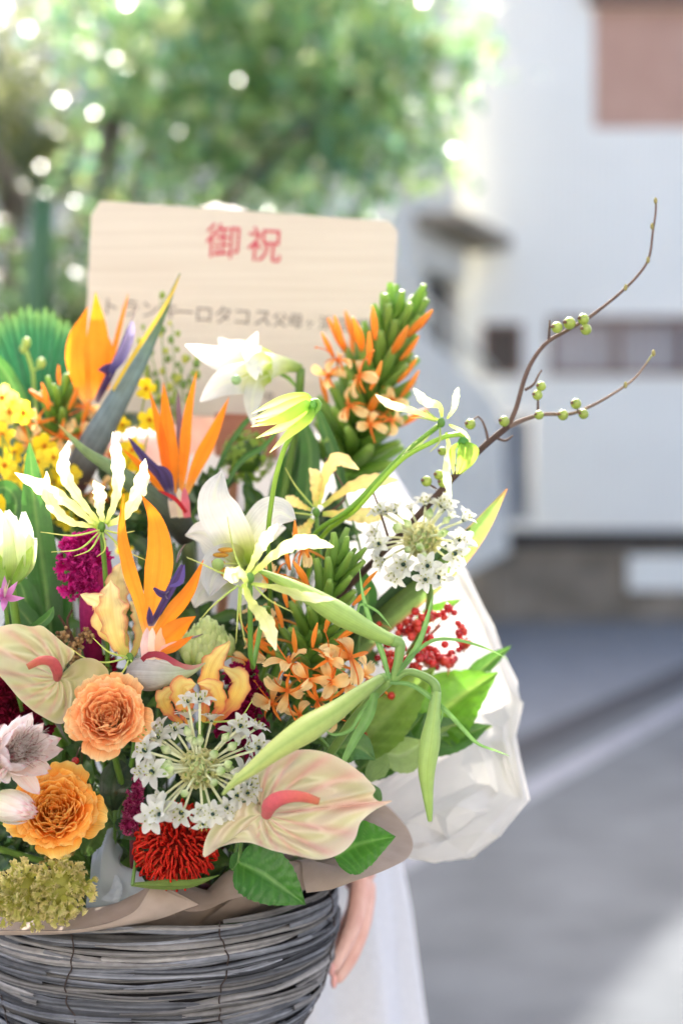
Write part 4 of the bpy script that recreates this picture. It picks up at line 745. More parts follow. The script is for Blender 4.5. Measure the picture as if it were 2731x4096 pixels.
for l, w_ in (([(1556, 2715), (1530, 2620), (1484, 2500), (1450, 2380), (1437, 2272)], 12), ([(1580, 2700), (1640, 2630), (1680, 2560), (1712, 2460), (1733, 2370)], 13), ([(1585, 2695), (1650, 2620), (1730, 2562), (1800, 2556), (1880, 2572), (1960, 2600), (2032, 2637)], 8),
             ([(1560, 2730), (1640, 2738), (1735, 2800), (1790, 2850), (1860, 2925), (1910, 2975), (1980, 3002), (2037, 3024)], 11), ([(1480, 2800), (1440, 2860), (1400, 2920), (1330, 2938), (1280, 2902)], 9), ([(1740, 2800), (1768, 2830), (1766, 2870), (1742, 2935)], 5), ([(1500, 2770), (1480, 2850), (1420, 2960), (1370, 3060), (1350, 3110)], 22), ([(1430, 2450), (1440, 2420), (1500, 2440), (1540, 2480), (1570, 2520)], 6)):
    petal(r_, l, w_, 1.147, name='leaf', pr=[(0, .7), (.3, 1), (.7, .7), (1, .05)], fold=.4, col=LC, nu=26, mat=M_leaf, twist=random.uniform(-.6, .6))

# ---- starry white flower heads with black-green eyes
g_pt = sheet([(0, 0, 0), (.35, 0, .10), (.7, 0, .13), (1, 0, .02)], .27, n=(0, 0, 1), cup=.35, pr=[(0, .45), (.35, .9), (.6, 1), (.85, .6), (1, .15)], nu=8, nv=5, col=dict(s=[(0, (210, 216, 184)), (.3, (220, 220, 208)), (1, (224, 224, 216))]), ph=1)
me_pt = mkmesh('petal', g_pt, M_silk); me_ov = mkmesh('ovary', ball((0, 0, .17), .15, (22, 58, 44), sz=1.35), M_berry)
me_sm = mkmesh('stamen', join([tube([(.05, 0, .08), (.22, 0, .3), (.3, 0, .5)], .022, 5, 6, (232, 234, 206)), ball((.31, 0, .52), .06, (178, 180, 92), sx=.7, sz=1.6)]), M_pet)
me_bud = mkmesh('bud', tube([(0, 0, -.1), (0, 0, .15), (0, 0, .55), (0, 0, .95), (0, 0, 1.12)], [.1, .36, .44, .26, .05], 12, 12, dict(s=[(0, (226, 230, 196)), (.5, (220, 228, 180)), (1, (142, 176, 84))]), rib=.06, rk=6), M_pet)
def ornitho(label, c, D, rad, nfl, nbud, face, seed, rmin=.62, open_=1.0):
    r_ = thing('star_flower', label, 'flower', P(c[0], c[1], D+.02)); r = random.Random(seed); f = D/F; face = unit(face)
    hub = P(c[0], c[1], D); E1_ = unit(np.cross((0, 0, 1), face)); E2_ = np.cross(face, E1_)
    def dirn(a, el): return unit(E1_*math.cos(a)*math.cos(el)+E2_*math.sin(a)*math.cos(el)+face*math.sin(el))
    def pedicel(tip): obj('pedicel', tube([hub-face*.006, hub*.5+tip*.5+face*.004, tip], [.0010, .0010, .0012], 6, 8, dict(s=[(0, (206, 206, 140)), (1, (228, 230, 200))])), M_pet, r_)
    for i in range(nfl):
        a = i/nfl*6.283+r.uniform(-.2, .2); q = rad*f*r.uniform(.74, 1.06)*(1 if i % 2 else .84); el = r.uniform(-.05, .45)
        tip = hub+dirn(a, el)*q; pedicel(tip)
        fd = unit(dirn(a, el)*.8+face*r.uniform(.1, 1.1)+np.array([r.uniform(-.3, .3), 0, r.uniform(-.2, .5)])); s = r.uniform(.0108, .0158)*open_
        fl = inst('floret', me_ov, frame(tip, fd, r.uniform(0, 6.28), s), r_)
        dr_ = r.uniform(-.75, .15)
        for k in range(6): inst('petal', me_pt, Matrix.Rotation(k*R(60)+r.uniform(-.1, .1), 4, 'Z') @ Matrix.Rotation(dr_+r.uniform(-.15, .15), 4, 'Y'), fl, True)
        for k in range(6): inst('stamen', me_sm, Matrix.Rotation(k*R(60)+.5, 4, 'Z'), fl, True)
    for i in range(nbud):
        a = r.uniform(0, 6.28); el = r.uniform(.3, .95); q = rad*f*r.uniform(.38, .62); tip = hub+dirn(a, el)*q; pedicel(tip)
        inst('bud', me_bud, frame(tip, dirn(a, el), r.uniform(0, 6), r.uniform(.0072, .0092)), r_)
    obj('core', ball(hub, .0115, (222, 218, 160), 12, 8), M_pet, r_)
    for i in range(16): a = i*2.39996; el = math.asin(1-(i+.5)/16*.5); inst('bud', me_bud, frame(hub+dirn(a, el)*.010, dirn(a, el), i, .0062), r_)
    for i in range(46):                                                     # tight bracts in the middle
        el = math.asin(1-(i+.5)/46*.95); a = i*2.39996; d = dirn(a, el); q = hub+d*.011
        obj('bract', sheet([q-d*.004, q+d*.002, q+d*.006+face*.002, q+face*.005+d*.005], .0050, n=d, cup=.5, nu=6, nv=5, pr=LAN, tw=.1, col=dict(s=[(0, (206, 204, 120)), (1, (238, 234, 190))])), M_pet, r_)
    stem(r_, hub-face*.008, -face+np.array([0, 0, -.6]), .0034, (112, 146, 66))
ornitho('round white starry flower head with dark eyes above the red pincushion', (800, 3078), 1.165, 262, 31, 18, (.05, -.93, .36), 4)
ornitho('sunlit white starry flower head in front of the white paper, right of the middle lily', (1690, 2170), 1.275, 210, 23, 11, (-.12, -.8, .5), 9)

# ---- anthuriums
def anthurium(label, c, D, outline, spx, srad, axis, col, dep, sd):
    r_ = thing('anthurium', label, 'flower', P(c[0], c[1], D)); f = D/F
    o = np.array([q[:2] for q in outline], float); dd = np.array([q[2] if len(q) > 2 else 0 for q in outline])
    oc = np.concatenate([o, o[:1]]); L = crv(np.c_[oc, np.r_[dd, dd[:1]]], 121)[:-1]
    n = len(L); nr = 22; V = []; C = []; r = np.random.default_rng(sd)
    ang = np.arctan2(L[:, 1]-c[1], L[:, 0]-c[0]); ax0 = math.atan2(axis[1], axis[0])
    rel = np.abs((ang-ax0+np.pi) % (2*np.pi)-np.pi)
    base = lin(col[0]); vc = lin(col[1]); ec = lin(col[2])
    for j in range(nr+1):
        t = (j/nr)**.9
        p = np.array(c)+(L[:, :2]-c)*t; depth = L[:, 2]*t**2+dep*(t**2-.35*t)
        # veins: the main ones fan out from the notch
        vein = sum(np.exp(-((rel-v0*(1-.25*t))/(.05+.02*t))**2) for v0 in (0, .42, .85, 1.3, 1.8, 2.4))
        cross = np.sin(rel*9+t*13)
        depth = depth+.0022*np.clip(t*2, 0, 1)*(1-t**6)*np.clip(vein, 0, 1)+.0021*cross*np.clip(t*(1.15-t)*3, 0, 1)
        q = np.stack([P(a, b, D+d_) for (a, b), d_ in zip(p, depth)])
        V.append(q); m = np.clip(vein, 0, 1)[:, None]*.55; e = np.clip((t-.9)/.1, 0, 1)*.5; g = .5+.5*np.sin(rel*9+t*13+1.2)[:, None]
        cc = base*(1-.5*g)+lin(col[3])*.5*g; cc = cc*(1-m)+vc*m; C.append(cc*(1-e)+ec*e)
    V = np.concatenate(V); Fc = []
    for j in range(nr):
        for i in range(n): k = (i+1) % n; Fc.append([j*n+i, j*n+k, (j+1)*n+k, (j+1)*n+i])
    obj('spathe', (V, Fc, np.concatenate(C)), plant('anthurium', .2, .26, .6, 40, .14, .4, 75, coat=.25), r_)
    pod(r_, spx, srad, name='spadix', mat=M_spadix, ns=14, nu=26, col=dict(s=[(0, (206, 92, 96)), (.5, (212, 92, 96)), (.85, (206, 100, 78)), (1, (190, 110, 70))]))
    stem(r_, P(c[0], c[1], D+.006), (-.1, 1, -.25), .0034)
    return r_
AC = [(208, 190, 156), (210, 140, 138), (228, 216, 188), (182, 190, 124)]
anthurium('pale blush anthurium with long curved pink spadix in front of the green leaves', (1062, 3256), 1.145,
    [(1035, 3205, .015), (1005, 3130, .02), (1055, 3062, .012), (1130, 3015, .004), (1215, 2998, 0), (1310, 3012, 0), (1405, 3062, 0), (1482, 3130, -.004), (1502, 3160, -.016), (1490, 3182, -.004), (1510, 3203, -.01), (1568, 3203, -.012), (1500, 3240, -.01), (1442, 3290, -.008), (1420, 3355, -.012), (1368, 3410, -.012), (1285, 3438, -.01), (1190, 3424, -.006), (1090, 3402, -.002), (990, 3370, 0), (890, 3385, -.004), (815, 3428, -.006), (822, 3360, .004), (870, 3280, .01), (960, 3215, .012)],
    [(1066, 3258, 1.14), (1085, 3215, 1.122), (1130, 3190, 1.112), (1200, 3186, 1.108), (1277, 3206, 1.108)], [22, 32, 30, 25, 15], (1, -.1), AC, -.012, 1)
anthurium('pale green blush anthurium with hooked pink spadix left of the peach rose', (232, 2713), 1.205,
    [(252, 2692, -.004), (319, 2636, -.012), (385, 2638, -.01), (436, 2692, 0), (400, 2740, .008), (340, 2790, .01), (290, 2845, .006), (250, 2895, 0), (160, 2860, -.006), (88, 2804, -.012), (0, 2704, -.016), (-70, 2650, -.01), (-90, 2560, 0), (0, 2508, .004), (64, 2495, .004), (128, 2506, .002), (166, 2502, .004), (200, 2525, .004), (255, 2572, .006), (300, 2612, .008), (262, 2660, .004)],
    [(230, 2713, 1.2), (229, 2680, 1.185), (205, 2645, 1.172), (165, 2642, 1.165), (111, 2668, 1.162)], [16, 23, 22, 20, 13], (-1, -.1), [(200, 192, 146), (206, 150, 138), (220, 210, 168), (172, 180, 110)], -.012, 2)

# ---- garden roses
def rose(label, c, D, rad, face, c_in, c_out, c_edge, seed):
    r_ = thing('garden_rose', label, 'flower', P(c[0], c[1], D+.02)); r = random.Random(seed); random.seed(seed); Rr = rad/F*D
    M = frame(P(c[0], c[1], D), face, r.uniform(0, 6.28), 1.0)
    A = np.array(M); tr = lambda q: (A[:3, :3] @ np.asarray(q).T).T+A[:3, 3]; dz = A[:3, :3]
    lay = [(.08, 4), (.15, 5), (.23, 6), (.32, 7), (.41, 7), (.50, 8), (.59, 7), (.69, 7), (.80, 6), (.93, 6), (1.08, 5)]
    for j, (rho, n_) in enumerate(lay):
        for i in range(n_):
            a = (i+r.uniform(-.22, .22)+.5*(j % 2))/n_*6.283; rr = rho*Rr*r.uniform(.93, 1.07)
            q4 = 1 if rho > .6 else .0
            top = Rr*(.20-.55*(rho-.5)**2*2.2)+(Rr*.06 if rho < .2 else 0); fl = max(0, rho-.55)*Rr*.55
            if rho > .8: top -= (rho-.8)*Rr*.9
            er = np.array([math.cos(a), math.sin(a), 0]); h = r.uniform(-.03, .05)*Rr
            if rho < .6 and r.random() < .55: er = unit(er+np.array([-er[1], er[0], 0])*r.uniform(-.7, .7))
            base = np.array([math.cos(a), math.sin(a), 0])*rr
            pts = [base*.62+np.array([0, 0, -.42*Rr]), base*.9+np.array([0, 0, -.12*Rr+h]), base*1.0+er*fl*.5+np.array([0, 0, top*.75+h]), base*1.02+er*fl+np.array([0, 0, top+h+(.02*Rr if rho < .7 else 0)])]
            w_ = rr*math.pi/n_*1.75+.035*Rr; outer = rho > .72
            if outer: k_ = rho*Rr*r.uniform(.94, 1.06); e0 = unit(base); up_ = (.10-.30*(rho-.72))*Rr+h; pts = [e0*k_*.35+np.array([0, 0, -.34*Rr]), e0*k_*.75+np.array([0, 0, up_-.16*Rr]), e0*k_*1.02+np.array([0, 0, up_-.02*Rr]), e0*k_*1.2+np.array([0, 0, up_-.06*Rr])]; er = e0; w_ = Rr*r.uniform(.50, .60)
            nn = [-er+np.array([0, 0, .1]), -er+np.array([0, 0, .3]), -er+np.array([0, 0, .5+1.6*max(0, rho-.55)]), -er+np.array([0, 0, .6+3*max(0, rho-.55)])]
            g = sheet(pts, w_, n=np.array(nn), cup=.22 if outer else min(.9, w_/(2*rr+1e-6)*.9), pr=[(0, .35), (.35, .85), (.65, 1), (.9, .9), (1, .7)] if outer else [(0, .5), (.4, .85), (.7, 1), (.92, .98), (1, .9)], rnd=.3 if outer else .34, nu=12, nv=15, tw=.085 if outer else .11, tf=r.uniform(1.6, 3.0), ph=r.uniform(0, 6.28), wave=.06, wf=2,
                      col=dict(s=[(0, c_in), (.45, c_in), (.82, c_out), (1, c_edge)]))
            obj('petal', (tr(g[0]), g[1], g[2]), M_pet, r_)
    for k in range(5):
        a = k*1.2566; er = np.array([math.cos(a), math.sin(a), 0]); g = sheet([er*.1*Rr+[0, 0, -.42*Rr], er*.45*Rr+[0, 0, -.48*Rr], er*.85*Rr+[0, 0, -.5*Rr]], .13*Rr, n=(0, 0, 1), pr=LAN, col=(104, 130, 60)); obj('sepal', (tr(g[0]), g[1], g[2]), M_leaf, r_)
    obj('hip', ball(tr([0, 0, -.46*Rr]), .18*Rr, (104, 134, 60)), M_stem, r_)
    stem(r_, tr([0, 0, -.5*Rr]), -np.array(face)+np.array([0, 0, -.4]), .003)
    return r_
rose('peach orange ruffled garden rose under the silvery spathe', (436, 2862), 1.165, 140, (.04, -.9, .42), (238, 146, 84), (246, 188, 122), (250, 218, 158), 21)
rose('golden orange ruffled garden rose under the blush feathery protea', (222, 3240), 1.19, 158, (.12, -.84, .54), (240, 146, 44), (248, 188, 84), (250, 214, 126), 33)

# ---- red pincushion
r_ = thing('pincushion_protea', 'red pincushion protea with curling pin-like styles above the kraft paper', 'flower', P(712, 3390, 1.22))
pc = P(708, 3392, 1.215); pR = .0285; fz_ = unit((.02, -.9, .35)); e1 = unit(np.cross((0, 0, 1), fz_)); e2 = np.cross(fz_, e1)
obj('core', ball(pc, .019, (150, 40, 28), 14, 10), M_fuzz, r_)
for i in range(270):
    el = math.asin(1-(i+.5)/270*1.15); a = i*2.39996+random.uniform(-.1, .1); d = unit(e1*math.cos(a)*math.cos(el)+e2*math.sin(a)*math.cos(el)+fz_*math.sin(el))
    t_ = unit(d*.2+np.array([0, 0, 1.])*.5+fz_*.9-d*(d @ fz_)*.3); L_ = pR*random.uniform(1.0, 1.2)
    q_ = unit(np.cross(d, [random.uniform(-1, 1), random.uniform(-1, 1), random.uniform(-1, 1)]))*random.uniform(.001, .006); p0 = pc+d*.012; p1 = pc+d*L_*.8+q_; p2 = pc+d*L_*1.12+t_*.0015+q_*.6; p3 = pc+d*L_*1.12+t_*.0085-d*.002; p4 = pc+d*L_*.88+t_*.0105
    obj('style', tube([p0, p1, p2, p3, p4], [.0006, .0007, .0007, .0007, .0010], 5, 13, dict(s=[(0, (120, 24, 22)), (.4, (206, 34, 22)), (.9, (222, 52, 30)), (1, (228, 120, 80))])), M_pet, r_)
stem(r_, pc-fz_*.02, (0, .8, -.6), .005)

# ---- blushing bride protea
def blush(label, c, D, rad, face, nb_, seed, closed=False):
    r_ = thing('blushing_protea', label, 'flower', P(c[0], c[1], D)); r = random.Random(seed); random.seed(seed); Rr = rad/F*D
    A = np.array(frame(P(c[0], c[1], D), face, 0, 1.)); tr = lambda q: (A[:3, :3] @ np.asarray(q).T).T+A[:3, 3]
    for i in range(nb_):
        t = i/nb_; a = i*2.39996; er = np.array([math.cos(a), math.sin(a), 0]); sp = (.30+.42*t) if closed else (.5+.62*t)*r.uniform(.85, 1.2)
        z1 = (1.5-.3*t) if closed else (1.05-.6*t)*r.uniform(.8, 1.25)
        pts = [er*.12*Rr+[0, 0, -.6*Rr*t], er*(.45+.15*t)*Rr+[0, 0, (.0-.25*t)*Rr], er*sp*.95*Rr+[0, 0, z1*.6*Rr], er*(sp*(1.02 if not closed else .55))*Rr+[0, 0, z1*Rr]]
        g = sheet(pts, Rr*r.uniform(.24, .34), n=-er+np.array([0, 0, .4]), cup=.35, pr=[(0, .5), (.35, 1), (.6, .95), (.82, .5), (.93, .18), (1, .02)], nu=14, nv=7, wave=.05,
                  col=dict(s=[(0, (206, 212, 170) if closed else (226, 206, 196)), (.4, (230, 228, 206) if closed else (238, 228, 222)), (.85, (240, 230, 226)), (1, (214, 152, 154))], mid=(224, 196, 186), mw=.07, ma=.35))
        obj('bract', (tr(g[0]), g[1], g[2]), M_silk, r_)
    if not closed:
        G = []
        for i in range(420):
            a = r.uniform(0, 6.28); q = .5*math.sqrt(r.random()); er = np.array([math.cos(a), math.sin(a), 0]); b0 = er*q*.6*Rr; L_ = r.uniform(.7, 1.25)*Rr
            p = [b0, b0+er*q*.25*Rr+np.array([r.uniform(-.08, .08)*Rr, r.uniform(-.08, .08)*Rr, L_*.6]), b0+er*q*.55*Rr+np.array([r.uniform(-.15, .15)*Rr, r.uniform(-.15, .15)*Rr, L_])]
            cc = (236, 226, 216) if r.random() < .75 else ((150, 104, 66) if r.random() < .6 else (206, 120, 130)); g = tube(p, [.00045, .00035, .0001], 3, 5, cc); G.append((tr(g[0]), g[1], g[2]))
        obj('hair_tuft', join(G), M_pet, r_, kind='stuff')
    stem(r_, tr([0, 0, -.6*Rr]), -np.array(face)+np.array([.1, .2, -.5]), .003)
blush('open blush white feathery protea beside the golden rose', (62, 3010), 1.155, 146, (.55, -.66, .32), 24, 5)
blush('closed creamy protea bud just under the open feathery protea', (20, 3218), 1.15, 104, (.86, -.42, -.12), 18, 6, True)
blush('creamy protea bud half hidden at the outer side of the feathery protea', (-35, 3085), 1.15, 96, (.5, -.7, .35), 18, 8, True)

# ---- cockscombs
def fanpiece(p, d, n, s, c0, c1, seed, k=1.):
    random.seed(seed); return sheet([p, p+d*s*.5, p+d*s], s*.62*k, n=n, cup=.2, wave=.5, wf=2, tw=.55, tf=random.uniform(3, 5), pr=[(0, .25), (.5, .7), (.85, 1), (1, 1.0)], nu=7, nv=11, col=dict(s=[(0, c0), (.7, c0), (1, c1)]))
def crest(label, centres, D, name, c0, c1, edge, s0, count, seed, mat, thick=1., face=(0, -1, .25)):
    r = random.Random(seed); c = centres[0]; r_ = thing('cockscomb', label, 'flower', P(c[0], c[1], D))
    w_ = [q[2]**2 for q in centres]
    for i in range(count):
        q = r.choices(centres, w_)[0]; f = D/F; a = r.uniform(0, 6.283); el = math.asin(r.uniform(-.15, 1)); e1 = np.array([1., 0, 0]); fz2 = unit(face); e2 = np.cross(fz2, e1)
        d = unit(e1*math.cos(a)*math.cos(el)+e2*math.sin(a)*math.cos(el)+fz2*math.sin(el)); p = P(q[0], q[1], D+(q[3] if len(q) > 3 else 0))+d*q[2]*f*r.uniform(.5, .85)
        n = unit(np.cross(d, [r.uniform(-1, 1), r.uniform(-1, 1), r.uniform(-1, 1)])); cc = c0 if r.random() < .5 else c1
        obj(name, fanpiece(p, d, n, s0*f*r.uniform(.6, 1.2), cc, edge, seed*1000+i, thick), mat, r_)
    for q in centres: obj('core', ball(P(q[0], q[1], D+.004+(q[3] if len(q) > 3 else 0)), q[2]*D/F*.74, c0, 12, 8), mat, r_)
    return r_
r_ = crest('green and bronze cockscomb with tiny fan crests resting on the kraft paper', [(90, 3560, 90), (235, 3545, 100), (40, 3575, 62), (310, 3540, 52), (110, 3645, 58), (20, 3630, 52), (250, 3625, 50)], 1.17, 'crest', (182, 180, 84), (204, 200, 112), (228, 212, 150), 52, 290, 12, M_pet, .55)
stem(r_, P(200, 3570, 1.19), (0, .8, .1), .005)
r_ = crest('small green cockscomb tuft under the golden rose', [(230, 3420, 42)], 1.21, 'crest', (132, 122, 44), (150, 140, 60), (186, 160, 96), 34, 40, 13, M_pet, .55); stem(r_, P(230, 3425, 1.22), (0, .9, -.3), .003)
def fuzzcol(r_, l, rads, D, c): pod(r_, l, rads, D, name='plume', mat=M_fuzz, ns=14, nu=20, col=c, rib=.06, rk=5)
r_ = crest('bright magenta cockscomb under the pale yellow gloriosa lily', [(310, 2200, 46), (365, 2180, 40), (280, 2260, 34), (330, 2290, 46), (300, 2340, 38), (345, 2360, 36), (400, 2215, 42)], 1.255, 'crest', (204, 24, 126), (178, 16, 98), (226, 66, 160), 34, 210, 14, M_fuzz)
fuzzcol(r_, [(385, 2200), (395, 2320), (370, 2450), (370, 2580), (395, 2700)], [50, 60, 42, 36, 30], 1.27, dict(s=[(0, (190, 40, 120)), (.4, (186, 60, 120)), (.7, (150, 30, 84)), (1, (84, 14, 40))])); stem(r_, P(395, 2700, 1.27), (0, .4, -1), .004, (120, 40, 60))
r_ = crest('dark crimson cockscomb behind the hooked gloriosa petals', [(960, 2720, 50), (1000, 2780, 50), (960, 2850, 50), (1010, 2900, 45), (985, 2960, 40), (920, 2900, 40)], 1.245, 'crest', (136, 12, 62), (112, 8, 50), (160, 30, 84), 36, 200, 15, M_fuzz); stem(r_, P(985, 2960, 1.25), (0, .4, -1), .004, (110, 40, 50))
r_ = crest('slim magenta cockscomb plume left of the round white starry head', [(545, 3180, 26), (530, 3240, 28), (520, 3300, 26), (560, 3120, 20)], 1.215, 'crest', (158, 40, 90), (140, 24, 76), (196, 90, 130), 22, 110, 16, M_fuzz); stem(r_, P(530, 3310, 1.22), (0, .6, -.8), .003, (110, 50, 60))
r_ = crest('deep red cockscomb in the shade behind the blush anthurium', [(20, 2800, 60), (90, 2850, 50), (150, 2900, 36), (400, 2630, 20, .0)], 1.27, 'crest', (104, 10, 30), (80, 8, 24), (130, 20, 50), 46, 120, 17, M_fuzz); stem(r_, P(60, 2850, 1.28), (.1, .4, -1), .004)

# ---- green disbud chrysanthemum
r_ = thing('green_chrysanthemum', 'pale green incurved chrysanthemum behind the orange bird of paradise', 'flower', P(825, 2570, 1.27)); mc = P(825, 2572, 1.275); mR = 108/F*1.27
up_ = unit((.05, -.42, .9)); e1 = unit(np.cross(up_, (0, 1, 0))); e2 = np.cross(up_, e1); mb = mc-up_*mR*.7
for i in range(96):
    t = i/96; a = i*2.39996; rd = e1*math.cos(a)+e2*math.sin(a); sp = (.12+.95*t**.8)*random.uniform(.9, 1.1)
    obj('petal', sheet([mb+rd*.002, mb+rd*mR*(.25+.75*sp)+up_*mR*(.55-.35*t), mb+rd*mR*sp*1.08+up_*mR*(1.25-.75*t), mb+rd*mR*sp*random.uniform(.8, 1.0)+up_*mR*(1.75-1.0*t)*random.uniform(.92, 1.08)], .0046, n=-rd+up_*.2, cup=.6, nu=11, nv=6, pr=[(0, .4), (.45, .8), (.8, 1), (.93, .85), (1, .4)], col=dict(s=[(0, (150, 180, 84)), (.6, (194, 212, 130)), (1, (226, 236, 186))])), M_silk, r_)
stem(r_, mc+[0, .01, -.01], (0, .7, -.6), .003)

# ---- ginger spikes
GB = dict(s=[(0, (84, 126, 44)), (.6, (116, 154, 60)), (1, (150, 180, 84))])
me_gb = mkmesh('bract', tube([(0, 0, 0), (.05, 0, .3), (.04, 0, .7), (0, 0, 1.0)], [.09, .15, .14, .07], 9, 10, GB, flat=.8), M_leaf)
me_ob = mkmesh('bud', tube([(0, 0, 0), (.03, 0, .35), (.02, 0, .75), (0, 0, 1.0)], [.05, .10, .10, .03], 8, 8, dict(s=[(0, (226, 150, 62)), (.5, (238, 158, 56)), (1, (240, 176, 84))])), M_pet)
PEA = dict(s=[(0, (226, 104, 34)), (.28, (238, 166, 84)), (.55, (242, 208, 142)), (1, (244, 222, 168))])
me_gp = [mkmesh('petal', sheet([(0, 0, 0), (.3, 0, .12), (.7, 0, .1), (1, 0, -.1)], .36, n=(0, 0, 1), cup=.45, pr=[(0, .22), (.3, .5), (.6, 1), (.85, .9), (1, .45)], nu=12, nv=9, tw=.3, tf=2.2, ph=p_, col=PEA), M_silk) for p_ in (0, 2, 4)]
me_gs = mkmesh('sepal', sheet([(0, 0, 0), (.5, 0, .1), (1.0, 0, -.15)], .09, n=(0, 0, 1), cup=.5, pr=STR, nu=8, nv=4, ph=0, col=(232, 136, 52)), M_pet)
me_gf = mkmesh('filament', join([tube([(0, 0, 0), (.4, 0, .35), (.9, 0, .6), (1.35, 0, .62)], .03, 6, 10, (230, 124, 44)), ball((1.38, 0, .62), .06, (236, 150, 60), sx=2)]), M_pet)
def gfloret(r_, p, d, s, seed):
    r = random.Random(seed); M = frame(p, d, r.uniform(0, 6.28), s)
    h = inst('floret', mkm_tub, M, r_)
    for k, a in enumerate((20, 145, 250)): inst('petal', me_gp[k], Matrix.Rotation(R(a+r.uniform(-40, 40)), 4, 'Z') @ Matrix.Rotation(r.uniform(-1.0, .5), 4, 'Y') @ Matrix.Rotation(r.uniform(-.6, .6), 4, 'X') @ Matrix.Diagonal((r.uniform(.8, 1.3), r.uniform(.6, 1.05), 1, 1)), h, True)
    for a in (80, 200, 310, 30): inst('sepal', me_gs, Matrix.Rotation(R(a+r.uniform(-20, 20)), 4, 'Z') @ Matrix.Rotation(r.uniform(.1, .7), 4, 'Y'), h, True)
    inst('filament', me_gf, Matrix.Rotation(R(200+r.uniform(-30, 30)), 4, 'Z'), h, True)
mkm_tub = mkmesh('floret', tube([(0, 0, -.8), (0, 0, -.4), (0, 0, .05)], [.05, .06, .1], 7, 6, dict(s=[(0, (140, 160, 70)), (1, (228, 128, 48))])), M_pet)
def ginger(label, axis_px, rad, n, blen, buds, florets, seed):
    A_ = crv(PL(axis_px), 60); r = random.Random(seed); r_ = thing('ginger_spike', label, 'flower', A_[0])
    f = A_[:, 1].mean()/F
    obj('axis', tube(PL(axis_px), [rad*.3*f, rad*.34*f, rad*.12*f], 10, 20, (96, 136, 50)), M_stem, r_)
    for i in range(n):
        t = i/n; k = int(t*52)+3; p = A_[k]; ax = unit(A_[min(k+2, 59)]-A_[k-2]); a = i*2.39996
        x = unit(np.cross(ax, (0, 1, .2))); y = np.cross(ax, x); rd = x*math.cos(a)+y*math.sin(a)
        d = unit(ax*(.75+.6*t)+rd*(1.0-.55*t)); M = frame(p+rd*rad*.18*f, d, r.uniform(-.3, .3), blen*f*(1-.25*t)*r.uniform(.9, 1.1))
        inst('bract', me_gb, M, r_)
        if r.random() < .2 and .1 < t < .8: inst('bud', me_ob, frame(p+rd*rad*.18*f+d*blen*f*.75, unit(d+rd*.3), 0, blen*f*.75), r_)
    for (px, py, dx, dy, L, dD) in buds:
        k = np.argmin(np.linalg.norm(A_-P(px, py, A_[30][1]), axis=1)); p = P(px, py, A_[k][1]+dD)
        inst('bud', me_ob, frame(p, (dx, -.25, -dy), r.uniform(0, 6), L*f), r_)
    for i, (px, py, dx, dy, s, dD) in enumerate(florets):
        k = np.argmin(np.linalg.norm(A_-P(px, py, A_[30][1]), axis=1)); p = P(px, py, A_[k][1]+dD)
        gfloret(r_, p, (dx+random.uniform(-.5, .5), -.65, -dy+random.uniform(-.4, .6)), s*f*random.uniform(1.0, 1.3), seed*50+i)
        obj('flower_tube', tube([A_[k], A_[k]*.4+p*.6+[0, 0, .004], p], .0011, 5, 8, (206, 150, 70)), M_pet, r_)
    obj('stem', tube([A_[0], A_[0]*.7+bpt()*.3, bpt()], .0055, 8, 14, (88, 124, 46)), M_stem, r_)
    return r_
ginger('tall blurred ginger spike with orange buds right of the board', [(1372, 1940, 1.46), (1440, 1700, 1.44), (1525, 1440, 1.43), (1600, 1235, 1.42)], 120, 70, 235,
    [(1375, 1390, -.3, -1, 130, -.03), (1500, 1360, -.1, -1, 130, -.05), (1475, 1460, .0, -1, 130, -.05), (1335, 1430, -.5, -1, 110, -.02), (1600, 1440, .8, -1, 120, -.02), (1590, 1530, .8, -1, 120, -.02), (1600, 1590, .7, -1, 130, -.02), (1310, 1610, .3, 1, -110, -.03), (1480, 1560, .4, -1, 120, -.06), (1640, 1250, .9, -.6, 80, 0)],
    [(1440, 1500, -.3, -.5, 62, -.055), (1400, 1620, -.3, -.4, 62, -.055), (1560, 1680, .4, -.1, 64, -.05), (1310, 1500, -.5, -.3, 52, -.03), (1480, 1700, .2, .2, 50, -.06), (1570, 1600, .6, -.2, 56, -.03), (1350, 1440, -.4, -.5, 50, -.03)], 41)
ginger('centre ginger spike covered in peach and orange blooms above the thick diagonal bud', [(1200, 2840, 1.30), (1240, 2600, 1.275), (1300, 2400, 1.255), (1390, 2190, 1.245)], 120, 46, 190,
    [(1185, 2620, -.1, -1, 110, -.06), (1130, 2510, -.3, -1, 110, -.04), (1300, 2530, .3, -1, 100, -.07), (1410, 2420, .8, -.8, 100, -.02), (1350, 2560, .8, -.5, 120, -.04), (1150, 2430, -.2, -1, 100, -.03), (1160, 2280, -.2, -1, 100, -.01), (1450, 2350, .6, -.7, 90, -.01), (1090, 2350, -.5, -.8, 90, 0), (1235, 2230, -.2, -1, 90, 0), (1180, 2180, 0, -1, 100, .0), (1250, 2590, .2, -1, 100, -.07)],
    [(1160, 2660, -.2, 0, 72, -.075), (1310, 2640, .1, -.1, 72, -.08), (1150, 2760, -.2, .2, 72, -.07), (1090, 2815, -.4, .1, 70, -.06), (1270, 2800, .0, .3, 72, -.075), (1400, 2630, .5, -.1, 78, -.06), (1390, 2740, .5, .2, 78, -.06), (1010, 2560, -.5, -.3, 76, -.02), (1040, 2470, -.5, -.4, 70, -.0), (1330, 2860, .2, .4, 60, -.06), (1200, 2860, -.1, .4, 60, -.06), (1110, 2300, -.4, -.5, 64, .01), (1210, 2200, -.1, -.7, 60, .02), (1000, 2650, -.5, .2, 64, -.01), (1230, 2720, 0, .1, 66, -.085), (1440, 2700, .7, 0, 64, -.04), (1320, 2730, .2, .0, 66, -.08)], 42)
